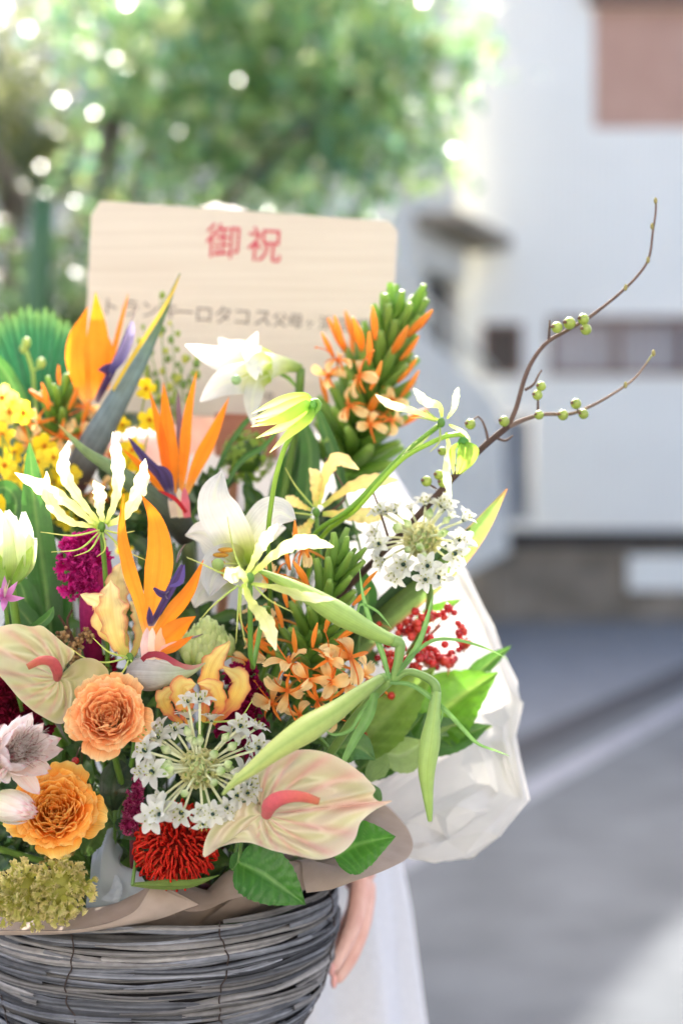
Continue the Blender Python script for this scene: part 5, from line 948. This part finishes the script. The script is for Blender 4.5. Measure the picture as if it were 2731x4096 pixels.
ginger('short ginger spike with orange tips in front of the fan palm leaf', [(235, 1780, 1.46), (240, 1680, 1.45), (245, 1560, 1.45)], 60, 16, 150,
    [(120, 1560, .8, .5, 120, -.02), (195, 1640, -.2, -1, 110, -.03), (240, 1540, 0, -1, 80, -.02), (330, 1700, .4, -1, 110, -.02), (300, 1580, .2, -1, 110, 0), (130, 1720, .5, 1, -110, -.02), (60, 1830, -.2, 1, 110, -.04), (85, 1700, .6, .8, 90, -.01), (275, 1640, .5, -1, 100, -.02)],
    [(240, 1740, 0, .1, 62, -.04), (320, 1740, .3, 0, 60, -.02), (160, 1690, -.3, .1, 50, -.03), (350, 1630, .4, -.3, 56, 0), (130, 1770, -.3, .3, 50, -.04), (400, 1960, .3, .3, 52, -.02), (450, 1830, .3, .1, 50, 0)], 43)

# ---- branch with green berries
r_ = thing('berry_branch', 'bare brown branch with small green berries reaching out to the right', 'branch', P(1560, 2140, 1.30))
BRP = []
def tw(l, ra, rb_, name='twig', D=1.285, col=dict(s=[(0, (96, 76, 66)), (1, (120, 98, 84))])):
    p = PL(l, D); n = len(p); BRP.extend(crv(p, 10*n)); obj(name, tube(p, list(np.linspace(ra, rb_, max(3, n))), 8, 10*n, col), M_bark, r_)
tw([(1180, 2600, 1.37), (1400, 2340, 1.33), (1560, 2180, 1.30), (1720, 2010, 1.285), (1840, 1880, 1.28), (1940, 1780, 1.28), (2030, 1705, 1.28)], .0034, .0029, 'branch', col=(84, 64, 56))
obj('lower_branch', tube([P(1180, 2600, 1.37), P(1080, 2900, 1.40), bpt()], .0036, 8, 14, (84, 64, 56)), M_bark, r_)
tw([(2030, 1708), (2060, 1640), (2095, 1520), (2130, 1440), (2185, 1370), (2260, 1325), (2330, 1285), (2400, 1235), (2480, 1170), (2550, 1100), (2590, 1040), (2610, 920), (2620, 850), (2622, 802)], .0023, .0009)
tw([(2030, 1708), (2090, 1680), (2170, 1658), (2280, 1655), (2360, 1625), (2450, 1575), (2540, 1510), (2585, 1450), (2610, 1415)], .0022, .0008, col=dict(s=[(0, (124, 104, 92)), (.9, (150, 128, 108)), (1, (170, 182, 96))]))
for l in ([(1952, 1770), (1942, 1720), (1925, 1680), (1910, 1665)], [(1985, 1752), (2020, 1762), (2050, 1742)], [(2098, 1560), (2130, 1540), (2155, 1495), (2165, 1480)], [(2150, 1660), (2150, 1610), (2150, 1570)], [(2192, 1365), (2195, 1310), (2197, 1280)], [(1760, 1975), (1735, 1950), (1700, 1930)], [(1320, 2050, 1.33), (1380, 1985, 1.32), (1300, 1830, 1.32)], [(1560, 2175, 1.3), (1500, 1990, 1.3), (1460, 1900, 1.3)]): tw(l, .0014, .0008)
for px, py, s in ((2226, 1310, 23), (2276, 1293, 25), (2332, 1277, 23), (2342, 1318, 23), (2163, 1545, 20), (2148, 1580, 21), (2155, 1660, 19), (2250, 1660, 22), (2302, 1615, 22), (2332, 1656, 21), (1880, 1697, 22), (2015, 1685, 22), (1705, 1925, 22), (1755, 1900, 21), (1770, 1930, 20), (1768, 1805, 18)):
    q_ = min(BRP, key=lambda v: np.linalg.norm(v-P(px, py, 1.28))); obj('berry_stalk', tube([P(px, py, 1.277), P(px, py, 1.278)*.5+q_*.5+[0, 0, .001], q_], .0008, 5, 6, (112, 92, 76)), M_bark, r_)
    b = obj('berry', ball(P(px, py, 1.277), s/F*1.28, (150, 168, 70), 14, 10, tip=(176, 190, 96)), M_berry, r_); obj('calyx', ball(P(px-s*.75, py-s*.2, 1.272), s/F*.42, (112, 84, 60), 8, 6), M_bark, b)
for px, py in ((2620, 803), (2606, 905), (2590, 1040), (2500, 1150), (2340, 1280), (2612, 1412), (2500, 1540)): obj('leaf_bud', ball(P(px, py, 1.283), .0018, (150, 140, 84), sz=1.8), M_bark, r_)

# ---- red berries
r_ = thing('red_berry_spray', 'spray of glossy small red berries in front of the white paper', 'berries', P(1660, 2600, 1.36)); rr_ = random.Random(3)
obj('stalk', tube(PL([(1500, 2900, 1.38), (1580, 2740, 1.36), (1660, 2600, 1.35), (1760, 2500, 1.35)]), .0018, 6, 16, (150, 80, 60)), M_stem, r_)
obj('lower_stalk', tube([P(1500, 2900, 1.38), P(1250, 3150, 1.4), bpt()], .002, 6, 10, (140, 90, 60)), M_stem, r_)
for (cx, cy, sx, sy, n_) in ((1650, 2500, 75, 55, 50), (1580, 2640, 60, 70, 44), (1710, 2620, 80, 50, 46), (1855, 2560, 24, 50, 18), (1790, 2650, 25, 20, 10), (1500, 2760, 40, 60, 16), (1430, 2900, 40, 60, 10), (1740, 2460, 60, 20, 10), (1795, 2430, 20, 20, 4)):
    for i in range(n_):
        px, py = cx+rr_.gauss(0, .5)*sx, cy+rr_.gauss(0, .5)*sy; D_ = 1.345+rr_.uniform(-.025, .02)
        obj('berry', ball(P(px, py, D_), rr_.uniform(.0027, .0042), rr_.choice(((196, 36, 32), (176, 24, 28), (210, 62, 44))), 10, 8), M_berry, r_)
        if i % 3 == 0: obj('pedicel', tube([P(px, py, D_+.002), P(px*.7+cx*.3, py*.7+(cy+40)*.3, D_+.004), P(cx, cy+50, 1.352)], .0004, 4, 6, (214, 130, 96)), M_stem, r_)
r_ = thing('single_red_berry', 'lone red berry on a twig between the two orange roses', 'berry', P(303, 3045, 1.24))
obj('berry', ball(P(303, 3043, 1.235), .0034, (170, 40, 32), 12, 8), M_berry, r_); obj('twig', tube([P(303, 3035, 1.237), P(320, 2990, 1.25), P(330, 3100, 1.3), bpt()], .0007, 5, 16, (96, 66, 50)), M_bark, r_)

# ---- closed white flower and pink one at the far side
r_ = thing('white_tulip', 'closed greenish white flower above the pink bloom', 'flower', P(40, 2330, 1.235))
for i, (dx, tx, ty, w_, dd) in enumerate(((-60, -50, 2060, 46, .01), (-20, -5, 2040, 48, -.012), (20, 30, 2042, 46, -.014), (60, 96, 2048, 40, .0), (0, 60, 2062, 48, .014), (85, 128, 2180, 26, -.002))):
    petal(r_, [(45, 2345, 1.235), (40+dx*.9, 2250, 1.225+dd), (35+dx*1.1, 2150, 1.222+dd), (tx, ty, 1.228+dd*.5)], w_, pr=[(0, .4), (.4, 1), (.75, .85), (1, .2)], cup=.5, col=dict(s=[(0, (122, 160, 56)), (.35, (190, 206, 130)), (.7, (218, 222, 190)), (1, (226, 226, 212))], mid=(206, 216, 150), ma=.5), nu=16, nv=7, mat=M_silk)
for l, w_ in (([(20, 2350), (-30, 2260), (-40, 2190)], 50), ([(50, 2340), (90, 2280), (130, 2185)], 24)): petal(r_, l, w_, 1.21, name='sepal', col=dict(s=[(0, (110, 150, 44)), (1, (168, 192, 90))]), mat=M_leaf, cup=.5)
stem(r_, P(45, 2345, 1.24), (.1, .3, -1), .004, (106, 142, 52))
r_ = thing('pink_nerine', 'small pink star-shaped bloom above the left anthurium', 'flower', P(18, 2395, 1.2))
for tx, ty in ((72, 2325), (100, 2392), (14, 2446), (20, 2302), (-50, 2380), (-30, 2330)):
    petal(r_, [(20, 2388, 1.2), ((20+tx)/2, (2388+ty)/2+4, 1.19), (tx, ty, 1.19)], 15, pr=LAN, cup=.3, col=dict(s=[(0, (206, 120, 176)), (1, (222, 150, 206))]), mat=M_silk)
for tx, ty in ((26, 2330), (34, 2340), (40, 2322), (18, 2345)): stamen(r_, [(20, 2388, 1.19), (tx, ty, 1.175)], r=3, c0=(230, 200, 210), c1=(232, 222, 160))
stem(r_, P(20, 2390, 1.202), (0, .5, -1), .002)

# ---- leaves
def leaf_thing(label, l, w_, D=None, name='leaf_blade', col=None, mat=None, cat='leaf', pr=LAN, tname='foliage_leaf', n=None, **k):
    p = PL(l, D); r_ = thing(tname, label, cat, p[0]); kw = dict(nu=28, nv=13, fold=.25, vein=.05, col=col or dict(s=[(0, (62, 104, 36)), (1, (76, 122, 44))], mid=(132, 164, 84), mw=.05, side=(100, 140, 66))); kw.update(k)
    obj(name, sheet(p, wpx(w_, p), n=n, pr=pr, **kw), mat or M_leaf, r_); stem(r_, p[0], unit(p[0]-p[1]) if p[0][2] > 1.0 else (0, 1, .8), .0016, (92, 128, 52), via=None if p[0][2] > 1.0 else [np.array([p[0][0]*.6+BX*.4, BY-.12, 1.0])]); return r_
LFB = dict(s=[(0, (52, 104, 28)), (1, (60, 116, 32))], mid=(104, 150, 66), mw=.04, side=(84, 134, 52))
HRT = [(0, .35), (.06, .75), (.2, .97), (.4, 1), (.62, .8), (.82, .42), (.94, .14), (1, .01)]
leaf_thing('broad heart-shaped green leaf drooping over the basket rim', [(955, 3450, 1.16), (1040, 3490, 1.152), (1130, 3550, 1.148), (1222, 3618, 1.147)], 112, col=LFB, pr=HRT, nu=40, nv=17, wave=.06, wf=9)
leaf_thing('bright green leaf lying on the flared kraft paper beside the anthurium', [(1340, 3430, 1.175), (1400, 3390, 1.17), (1480, 3365, 1.165), (1582, 3346, 1.16)], 110, col=LFB, pr=HRT, nu=40, nv=17, wave=.05, wf=9)
leaf_thing('olive leaf curled under the red pincushion protea', [(530, 3540, 1.19), (640, 3545, 1.18), (760, 3540, 1.18), (880, 3500, 1.19)], 36, col=dict(s=[(0, (120, 146, 70)), (1, (112, 142, 66))]), pr=LAN, n=(0, -.4, 1))
leaf_thing('leaf tucked under the lower lobe of the anthurium', [(930, 3480, 1.2), (960, 3440, 1.2), (1000, 3410, 1.2)], 40, col=LFB)
leaf_thing('serrated rose leaf standing beside the golden rose', [(340, 3420, 1.225), (370, 3360, 1.22), (410, 3310, 1.215), (440, 3290, 1.22)], 46, col=dict(s=[(0, (70, 96, 44)), (1, (78, 110, 50))], mid=(120, 140, 80), ma=.4), wave=.1, wf=12)
leaf_thing('dark rounded rose leaf between the peach rose and the white starry head', [(460, 3240, 1.245), (455, 3170, 1.24), (470, 3110, 1.245), (510, 3060, 1.25)], 66, col=dict(s=[(0, (44, 62, 38)), (1, (50, 70, 42))], mid=(80, 96, 60), ma=.4), mat=M_dleaf, pr=RND)
leaf_thing('deep green rose leaf left of the red pincushion', [(470, 3320, 1.24), (500, 3310, 1.23), (550, 3340, 1.225), (570, 3370, 1.225)], 48, col=dict(s=[(0, (44, 70, 38)), (1, (52, 82, 42))], mid=(90, 112, 66), ma=.4), mat=M_dleaf)
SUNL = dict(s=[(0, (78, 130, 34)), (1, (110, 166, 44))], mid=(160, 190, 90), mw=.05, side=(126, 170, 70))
RG = 'broad leaves fanned out before the white paper'
for lab, l, w_, D, c, mt, nn in (
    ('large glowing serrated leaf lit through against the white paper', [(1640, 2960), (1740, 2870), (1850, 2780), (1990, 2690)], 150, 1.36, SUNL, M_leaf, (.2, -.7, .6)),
    ('narrow shiny leaf rising highest at the outer edge of the white paper', [(1820, 2760), (1900, 2700), (1970, 2640), (2046, 2582)], 44, 1.39, None, M_leaf, (-.2, -.7, .5)),
    ('dark green leaf pointing down right over the white paper', [(1600, 2900), (1720, 2950), (1850, 2940), (1960, 2900)], 90, 1.345, None, M_dleaf, (.1, -.8, .5)),
    ('pale underside of a leaf behind the hanging bud', [(1600, 2990), (1720, 2980), (1850, 2925), (1970, 2905)], 58, 1.35, dict(s=[(0, (140, 166, 92)), (1, (150, 178, 96))], mid=(170, 190, 120)), M_leaf, (0, -.9, -.2)),
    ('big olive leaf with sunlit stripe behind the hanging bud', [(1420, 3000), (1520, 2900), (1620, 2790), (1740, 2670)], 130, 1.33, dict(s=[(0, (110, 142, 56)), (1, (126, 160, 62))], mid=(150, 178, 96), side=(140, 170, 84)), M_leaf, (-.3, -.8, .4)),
    ('curved mid green leaf under the olive leaf', [(1440, 3080), (1540, 3000), (1640, 2920), (1700, 2850)], 100, 1.345, None, M_dleaf, (.2, -.8, .5)),
    ('soft green leaf curling down at the white paper', [(1530, 3010), (1600, 3020), (1660, 2990), (1700, 2960)], 80, 1.32, dict(s=[(0, (150, 176, 104)), (1, (140, 168, 90))], mid=(170, 190, 130)), M_leaf, (.1, -.9, .1)),
    ('grey-green small leaf next to the anthurium tip', [(1470, 3120), (1500, 3080), (1530, 3050), (1545, 3010)], 46, 1.29, dict(s=[(0, (140, 168, 100)), (1, (130, 160, 84))]), M_leaf, (.2, -.9, .2)),
    ('dark leaf low beside the anthurium tip', [(1450, 3140), (1480, 3170), (1500, 3200), (1505, 3240)], 40, 1.26, None, M_dleaf, (.2, -.9, .3)),
    ('dark leaf behind the top rim of the anthurium', [(1300, 3010), (1360, 2990), (1430, 2990), (1500, 3040)], 80, 1.27, None, M_dleaf, (0, -.8, .5)),
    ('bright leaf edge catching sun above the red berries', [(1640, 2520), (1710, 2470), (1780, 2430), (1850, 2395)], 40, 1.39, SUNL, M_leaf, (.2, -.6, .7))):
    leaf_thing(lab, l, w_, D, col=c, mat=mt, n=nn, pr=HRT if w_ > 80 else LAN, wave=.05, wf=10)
SP = [(0, .75), (.4, 1), (.7, .85), (.9, .4), (1, .03)]
BL = dict(s=[(0, (44, 84, 34)), (1, (70, 120, 48))], mid=(110, 146, 70), mw=.12, ma=.6)
r_ = leaf_thing('long pointed green spathe blade rising to the right of the white starry head', [(1380, 2620, 1.36), (1560, 2440, 1.33), (1740, 2290, 1.31), (1900, 2130, 1.30), (2026, 1955, 1.295)], 62, pr=[(0, .9), (.35, 1), (.65, .9), (.85, .5), (1, .05)], col=dict(s=[(0, (84, 108, 60)), (.5, (116, 146, 76)), (.9, (132, 166, 78)), (1, (150, 100, 66))], edge=(176, 120, 90), ek=10), fold=-.55, vein=0, tname='spear_leaf', roll=.2)
petal(r_, [(1380, 2590, 1.365), (1560, 2400, 1.335), (1740, 2250, 1.315), (1880, 2110, 1.305)], 44, name='inner_blade', pr=STR, col=(44, 66, 36), mat=M_dleaf, roll=-.5)
for lab, l, w_, D in (('dark green sword leaf behind the closed greenish white flower', [(210, 2560), (185, 2350), (150, 2100), (118, 1770)], 66, 1.30), ('sword leaf half hidden by the magenta cockscomb', [(230, 2620), (240, 2400), (270, 2250), (300, 2120)], 50, 1.31),
                      ('green sword leaf lowest by the left anthurium', [(120, 2620), (110, 2450), (90, 2350), (60, 2300)], 60, 1.29), ('leaning sword leaf beside the pink bloom', [(200, 2640), (130, 2500), (60, 2420), (-30, 2360)], 44, 1.28), ('slanting green blade under the yellow blooms', [(20, 2200), (60, 1990), (20, 1950), (-60, 1990)], 40, 1.33),
                      ('strap leaf running up towards the fan palm leaf', [(130, 1760), (60, 1560), (0, 1460), (-80, 1380)], 36, 1.46), ('upright strap leaf below the folded gloriosa bud', [(1200, 2100), (1230, 1950), (1240, 1800), (1200, 1650)], 44, 1.43), ('narrow strap leaf left of the folded bud stalk', [(1150, 2100), (1170, 1900), (1190, 1750), (1250, 1600)], 34, 1.45),
                      ('broad strap leaf behind the middle lily', [(1090, 2150), (1130, 1950), (1170, 1830), (1180, 1740)], 50, 1.45), ('grassy blade crossing under the top lily', [(860, 1900), (930, 1760), (1040, 1640), (1150, 1610)], 11, 1.40), ('grassy blade bending over the green viburnum', [(900, 1950), (970, 1840), (1050, 1790), (1130, 1700)], 12, 1.38),
                      ('strap leaf rising before the tall ginger spike', [(1370, 1960), (1330, 1800), (1290, 1690), (1270, 1620)], 26, 1.40), ('short green blade right of the centre ginger spike', [(1450, 2480), (1470, 2380), (1440, 2310), (1400, 2240)], 40, 1.33), ('teal blade near the top of the left anthurium', [(120, 2520), (170, 2490), (200, 2460), (215, 2425)], 22, 1.22)):
    leaf_thing(lab, l, w_, D, col=BL, pr=SP, tname='strap_leaf', vein=0, fold=.3)
# fan palm
r_ = thing('fan_palm_leaf', 'pleated green fan palm leaf spread behind the yellow blooms', 'leaf', P(170, 1760, 1.62))
for i in range(19):
    a = R(-64+i*5.2); L = 460+60*math.sin((i+1)/19*3.14)-((i % 3) == 0)*16; tx, ty = 160+math.sin(a)*L*.72, 1740-math.cos(a)*L*1.02
    petal(r_, [(165, 1760, 1.62), ((165+tx)/2, (1760+ty)/2, 1.60+.006*(i % 2)), (tx, ty, 1.61)], 20, name='segment', pr=[(0, .15), (.5, .7), (.9, 1), (.97, .7), (1, .1)], fold=.6, col=dict(s=[(0, (30, 84, 52)), (.8, (40, 100, 60)), (1, (96, 130, 66))]), mat=M_leaf, nu=12)
stem(r_, P(165, 1755, 1.62), (.2, 0, -1), .004)
# yellow orchids (oncidium) and small buds
def yellow(label, spots, D, seed, c=(232, 206, 40), stalk=None):
    r = random.Random(seed); r_ = thing('yellow_orchid', label, 'flower', P(spots[0][0], spots[0][1]+60, D))
    for (px, py, s) in spots:
        D_ = D+r.uniform(-.015, .015); p = P(px, py, D_); f = D_/F*s
        h = obj('bloom', ball(p, f*.22, (206, 130, 30)), M_pet, r_)
        for k in range(5):
            a = k*1.257+r.uniform(-.3, .3); d = np.array([math.cos(a), r.uniform(-.5, 0), math.sin(a)]); obj('petal', sheet([p, p+d*f*.5, p+d*f], f*.42, n=(0, -1, .3), pr=RND, tw=.2, tf=2, cup=.2, nu=7, nv=6, col=c), M_silk, h)
    q = [P(s_[0], s_[1], D+.006) for s_ in spots]
    for a_, b_ in zip(q, q[1:]): obj('spray_stalk', tube([a_, (a_+b_)/2+[0, 0, -.004], b_], .001, 5, 6, (150, 160, 60)), M_stem, r_)
    stem(r_, q[-1], (0, .2, -1), .0016, (130, 150, 60)); return r_
YG = 'yellow orchid sprays'
yellow('pale yellow orchid spray over the strap leaves near the fan palm leaf', [(10, 1590, 56), (40, 1650, 50), (-30, 1640, 60), (60, 1610, 40)], 1.42, 1, (238, 222, 110))
yellow('golden orchid spray between the closed white flower and the tall spathe', [(60, 1810, 46), (50, 2000, 60), (180, 1785, 52), (215, 1930, 56), (240, 2000, 44), (120, 1960, 50), (20, 1950, 50), (180, 2060, 46), (30, 2080, 46), (270, 2080, 44)], 1.40, 2)
yellow('golden orchid spray between the two birds of paradise', [(585, 1555, 44), (530, 1800, 50), (500, 1870, 46), (560, 1890, 44), (600, 1680, 50), (490, 1700, 36), (470, 1960, 40), (520, 2010, 44), (560, 2110, 40), (540, 2080, 44), (500, 2190, 40)], 1.43, 3)
yellow('bright yellow orchid spray crowded around the short ginger spike', [(95, 1650, 50), (150, 1850, 56), (95, 1900, 54), (10, 1740, 56), (20, 1860, 52), (140, 2010, 50), (215, 1830, 44), (285, 1900, 46)], 1.385, 4, (236, 212, 60))
r_ = thing('bud_stalk', 'slender green stalk with three round buds before the fan palm leaf', 'flower buds', P(135, 1560, 1.5))
obj('stalk', tube(PL([(150, 1700, 1.5), (137, 1560, 1.5), (130, 1480, 1.5), (100, 1390, 1.5)]), .0022, 7, 20, (160, 186, 84)), M_stem, r_); obj('lower_stalk', tube([P(150, 1700, 1.5), bpt()], .002, 6, 6, (120, 150, 70)), M_stem, r_)
obj('side_stalk', tube(PL([(135, 1480, 1.5), (150, 1475, 1.5), (165, 1455, 1.5)]), .0014, 6, 8, (160, 186, 84)), M_stem, r_)
for px, py, s in ((107, 1370, .0048), (96, 1395, .0044), (166, 1453, .005)): obj('bud', ball(P(px, py, 1.5), s, (176, 198, 96), sz=1.2), M_stem, r_)
sr = random.Random(8); r_ = thing('filler_spray', 'fine green filler spray with tiny buds standing in front of the board writing', 'flower spray', P(660, 1800, 1.52))
for (bx, by, tx, ty) in ((690, 1700, 640, 1180), (700, 1700, 690, 1300), (680, 1720, 745, 1420), (650, 1700, 575, 1320), (700, 1690, 800, 1420), (660, 1720, 600, 1480)):
    obj('stalk', tube(PL([(bx, by, 1.52), ((bx+tx)/2+sr.uniform(-20, 20), (by+ty)/2, 1.51), (tx, ty, 1.515)]), [.0012, .0009, .0005], 5, 16, (136, 160, 84)), M_stem, r_)
    for k in range(9):
        t = .35+.65*k/8; px = bx+(tx-bx)*t+sr.uniform(-26, 26); py = by+(ty-by)*t+sr.uniform(-14, 14); obj('bud', ball(P(px, py, 1.512), sr.uniform(.0022, .0042), sr.choice(((150, 172, 70), (190, 196, 80), (122, 152, 70))), sz=1.3), M_stem, r_)
        obj('pedicel', tube(PL([(bx+(tx-bx)*t, by+(ty-by)*t, 1.516), (px, py, 1.512)]), .0004, 4, 3, (136, 160, 84)), M_stem, r_)
obj('lower_stalk', tube([P(680, 1700, 1.52), P(650, 2100, 1.47), bpt()], .002, 6, 12, (110, 140, 66)), M_stem, r_)
# viburnum
r_ = thing('green_viburnum', 'round green viburnum cluster below the top white lily', 'flower', P(985, 1830, 1.44)); vr = random.Random(5); vc = P(985, 1830, 1.44)
obj('core', ball(vc, .018, (70, 100, 36), 10, 8), M_leaf, r_)
me_v = mkmesh('floret', join([sheet([(0, 0, 0), (.5*math.cos(a), .5*math.sin(a), .15), (math.cos(a), math.sin(a), 0)], .4, n=(0, 0, 1), pr=RND, nu=5, nv=4, ph=0, col=(138, 166, 62)) for a in np.arange(5)*1.2566]), M_leaf)
for i in range(150):
    d = unit([vr.gauss(0, 1), vr.gauss(0, 1), vr.gauss(0, 1)]); 
    inst('floret', me_v, frame(vc+d*np.array([1.2, .9, 1.25])*.022*vr.uniform(.85, 1.05), unit(d+np.array([vr.uniform(-.4, .4), 0, vr.uniform(-.4, .4)])), vr.uniform(0, 6), vr.uniform(.003, .0046)), r_)
stem(r_, vc+[0, .005, -.02], (0, 0, -1), .0025)
# brown seed heads
r_ = thing('seed_heads', 'brown dried seed heads between the left anthurium and the magenta cockscomb', 'seed heads', P(300, 2590, 1.25)); dr_ = random.Random(6)
for (cx, cy, s) in ((310, 2575, 40), (255, 2545, 30), (350, 2540, 22), (300, 2620, 26)):
    for i in range(34): obj('seed', ball(P(cx+dr_.gauss(0, .5)*s, cy+dr_.gauss(0, .5)*s, 1.245+dr_.uniform(-.006, .006)), .0017, dr_.choice(((150, 116, 74), (120, 88, 58), (168, 136, 92))), 6, 5), M_bark, r_)
    obj('stalk', tube([P(cx, cy, 1.25), P(cx*.9+40, cy+120, 1.29), bpt()], .0008, 5, 10, (96, 70, 54)), M_bark, r_)
for l in ([(300, 2600), (260, 2500), (235, 2460)], [(310, 2590), (270, 2480), (290, 2440)]): obj('twig', tube(PL(l, 1.25), .0011, 5, 8, (96, 68, 54)), M_bark, r_)
# dark filler foliage deep in the arrangement
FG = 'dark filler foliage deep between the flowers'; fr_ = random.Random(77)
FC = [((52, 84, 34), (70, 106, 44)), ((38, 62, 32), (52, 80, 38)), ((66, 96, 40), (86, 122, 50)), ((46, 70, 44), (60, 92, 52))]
spots = [(300, 3000, 1.30), (520, 2990, 1.29), (620, 3180, 1.28), (380, 3300, 1.28), (860, 3360, 1.27), (960, 2500, 1.33), (700, 2700, 1.30), (880, 2760, 1.31), (1080, 2950, 1.30), (1240, 2950, 1.32), (460, 2440, 1.33), (620, 2260, 1.36), (720, 2420, 1.33), (200, 2420, 1.37), (60, 2560, 1.33), (100, 3380, 1.27), (560, 3420, 1.26), (1180, 3100, 1.31), (1350, 2850, 1.34), (1420, 2560, 1.38), (1080, 2180, 1.40), (1300, 2250, 1.40), (820, 1960, 1.43), (560, 2120, 1.40), (330, 2080, 1.42), (120, 2020, 1.45), (420, 2720, 1.31), (20, 3380, 1.26), (930, 3250, 1.27), (1000, 3420, 1.25), (1500, 2950, 1.38), (1330, 2080, 1.42), (930, 2150, 1.40), (760, 3060, 1.27), (640, 3000, 1.28), (860, 2980, 1.27), (300, 3180, 1.26), (1120, 2480, 1.35), (470, 1960, 1.47), (250, 1900, 1.49)]+[(fr_.uniform(-20, 1350), fr_.uniform(1950, 3100), fr_.uniform(1.40, 1.50)) for _ in range(34)]
ANCH = [(436, 2862, 'peach rose'), (222, 3240, 'golden rose'), (62, 3010, 'feathery protea'), (800, 3078, 'round white starry head'), (710, 3390, 'red pincushion'), (1200, 3220, 'anthurium with the long spadix'), (200, 2700, 'anthurium with the hooked spadix'), (180, 3570, 'green cockscomb'), (600, 2400, 'sharp orange bird of paradise'), (825, 2570, 'green chrysanthemum'), (960, 2800, 'dark crimson cockscomb'), (1250, 2600, 'centre ginger spike'), (950, 2200, 'middle white lily'), (400, 2100, 'pale yellow gloriosa lily'), (330, 2300, 'magenta cockscomb'), (60, 2180, 'closed greenish white flower'), (690, 1900, 'drooping dark spathe'), (1265, 2050, 'blush yellow gloriosa lily'), (1500, 2900, 'olive leaf'), (1100, 2950, 'thick diagonal lily bud'), (985, 1830, 'green viburnum'), (80, 1800, 'golden orchid spray'), (350, 1850, 'tallest grey spathe'), (1450, 2450, 'long spear leaf')]
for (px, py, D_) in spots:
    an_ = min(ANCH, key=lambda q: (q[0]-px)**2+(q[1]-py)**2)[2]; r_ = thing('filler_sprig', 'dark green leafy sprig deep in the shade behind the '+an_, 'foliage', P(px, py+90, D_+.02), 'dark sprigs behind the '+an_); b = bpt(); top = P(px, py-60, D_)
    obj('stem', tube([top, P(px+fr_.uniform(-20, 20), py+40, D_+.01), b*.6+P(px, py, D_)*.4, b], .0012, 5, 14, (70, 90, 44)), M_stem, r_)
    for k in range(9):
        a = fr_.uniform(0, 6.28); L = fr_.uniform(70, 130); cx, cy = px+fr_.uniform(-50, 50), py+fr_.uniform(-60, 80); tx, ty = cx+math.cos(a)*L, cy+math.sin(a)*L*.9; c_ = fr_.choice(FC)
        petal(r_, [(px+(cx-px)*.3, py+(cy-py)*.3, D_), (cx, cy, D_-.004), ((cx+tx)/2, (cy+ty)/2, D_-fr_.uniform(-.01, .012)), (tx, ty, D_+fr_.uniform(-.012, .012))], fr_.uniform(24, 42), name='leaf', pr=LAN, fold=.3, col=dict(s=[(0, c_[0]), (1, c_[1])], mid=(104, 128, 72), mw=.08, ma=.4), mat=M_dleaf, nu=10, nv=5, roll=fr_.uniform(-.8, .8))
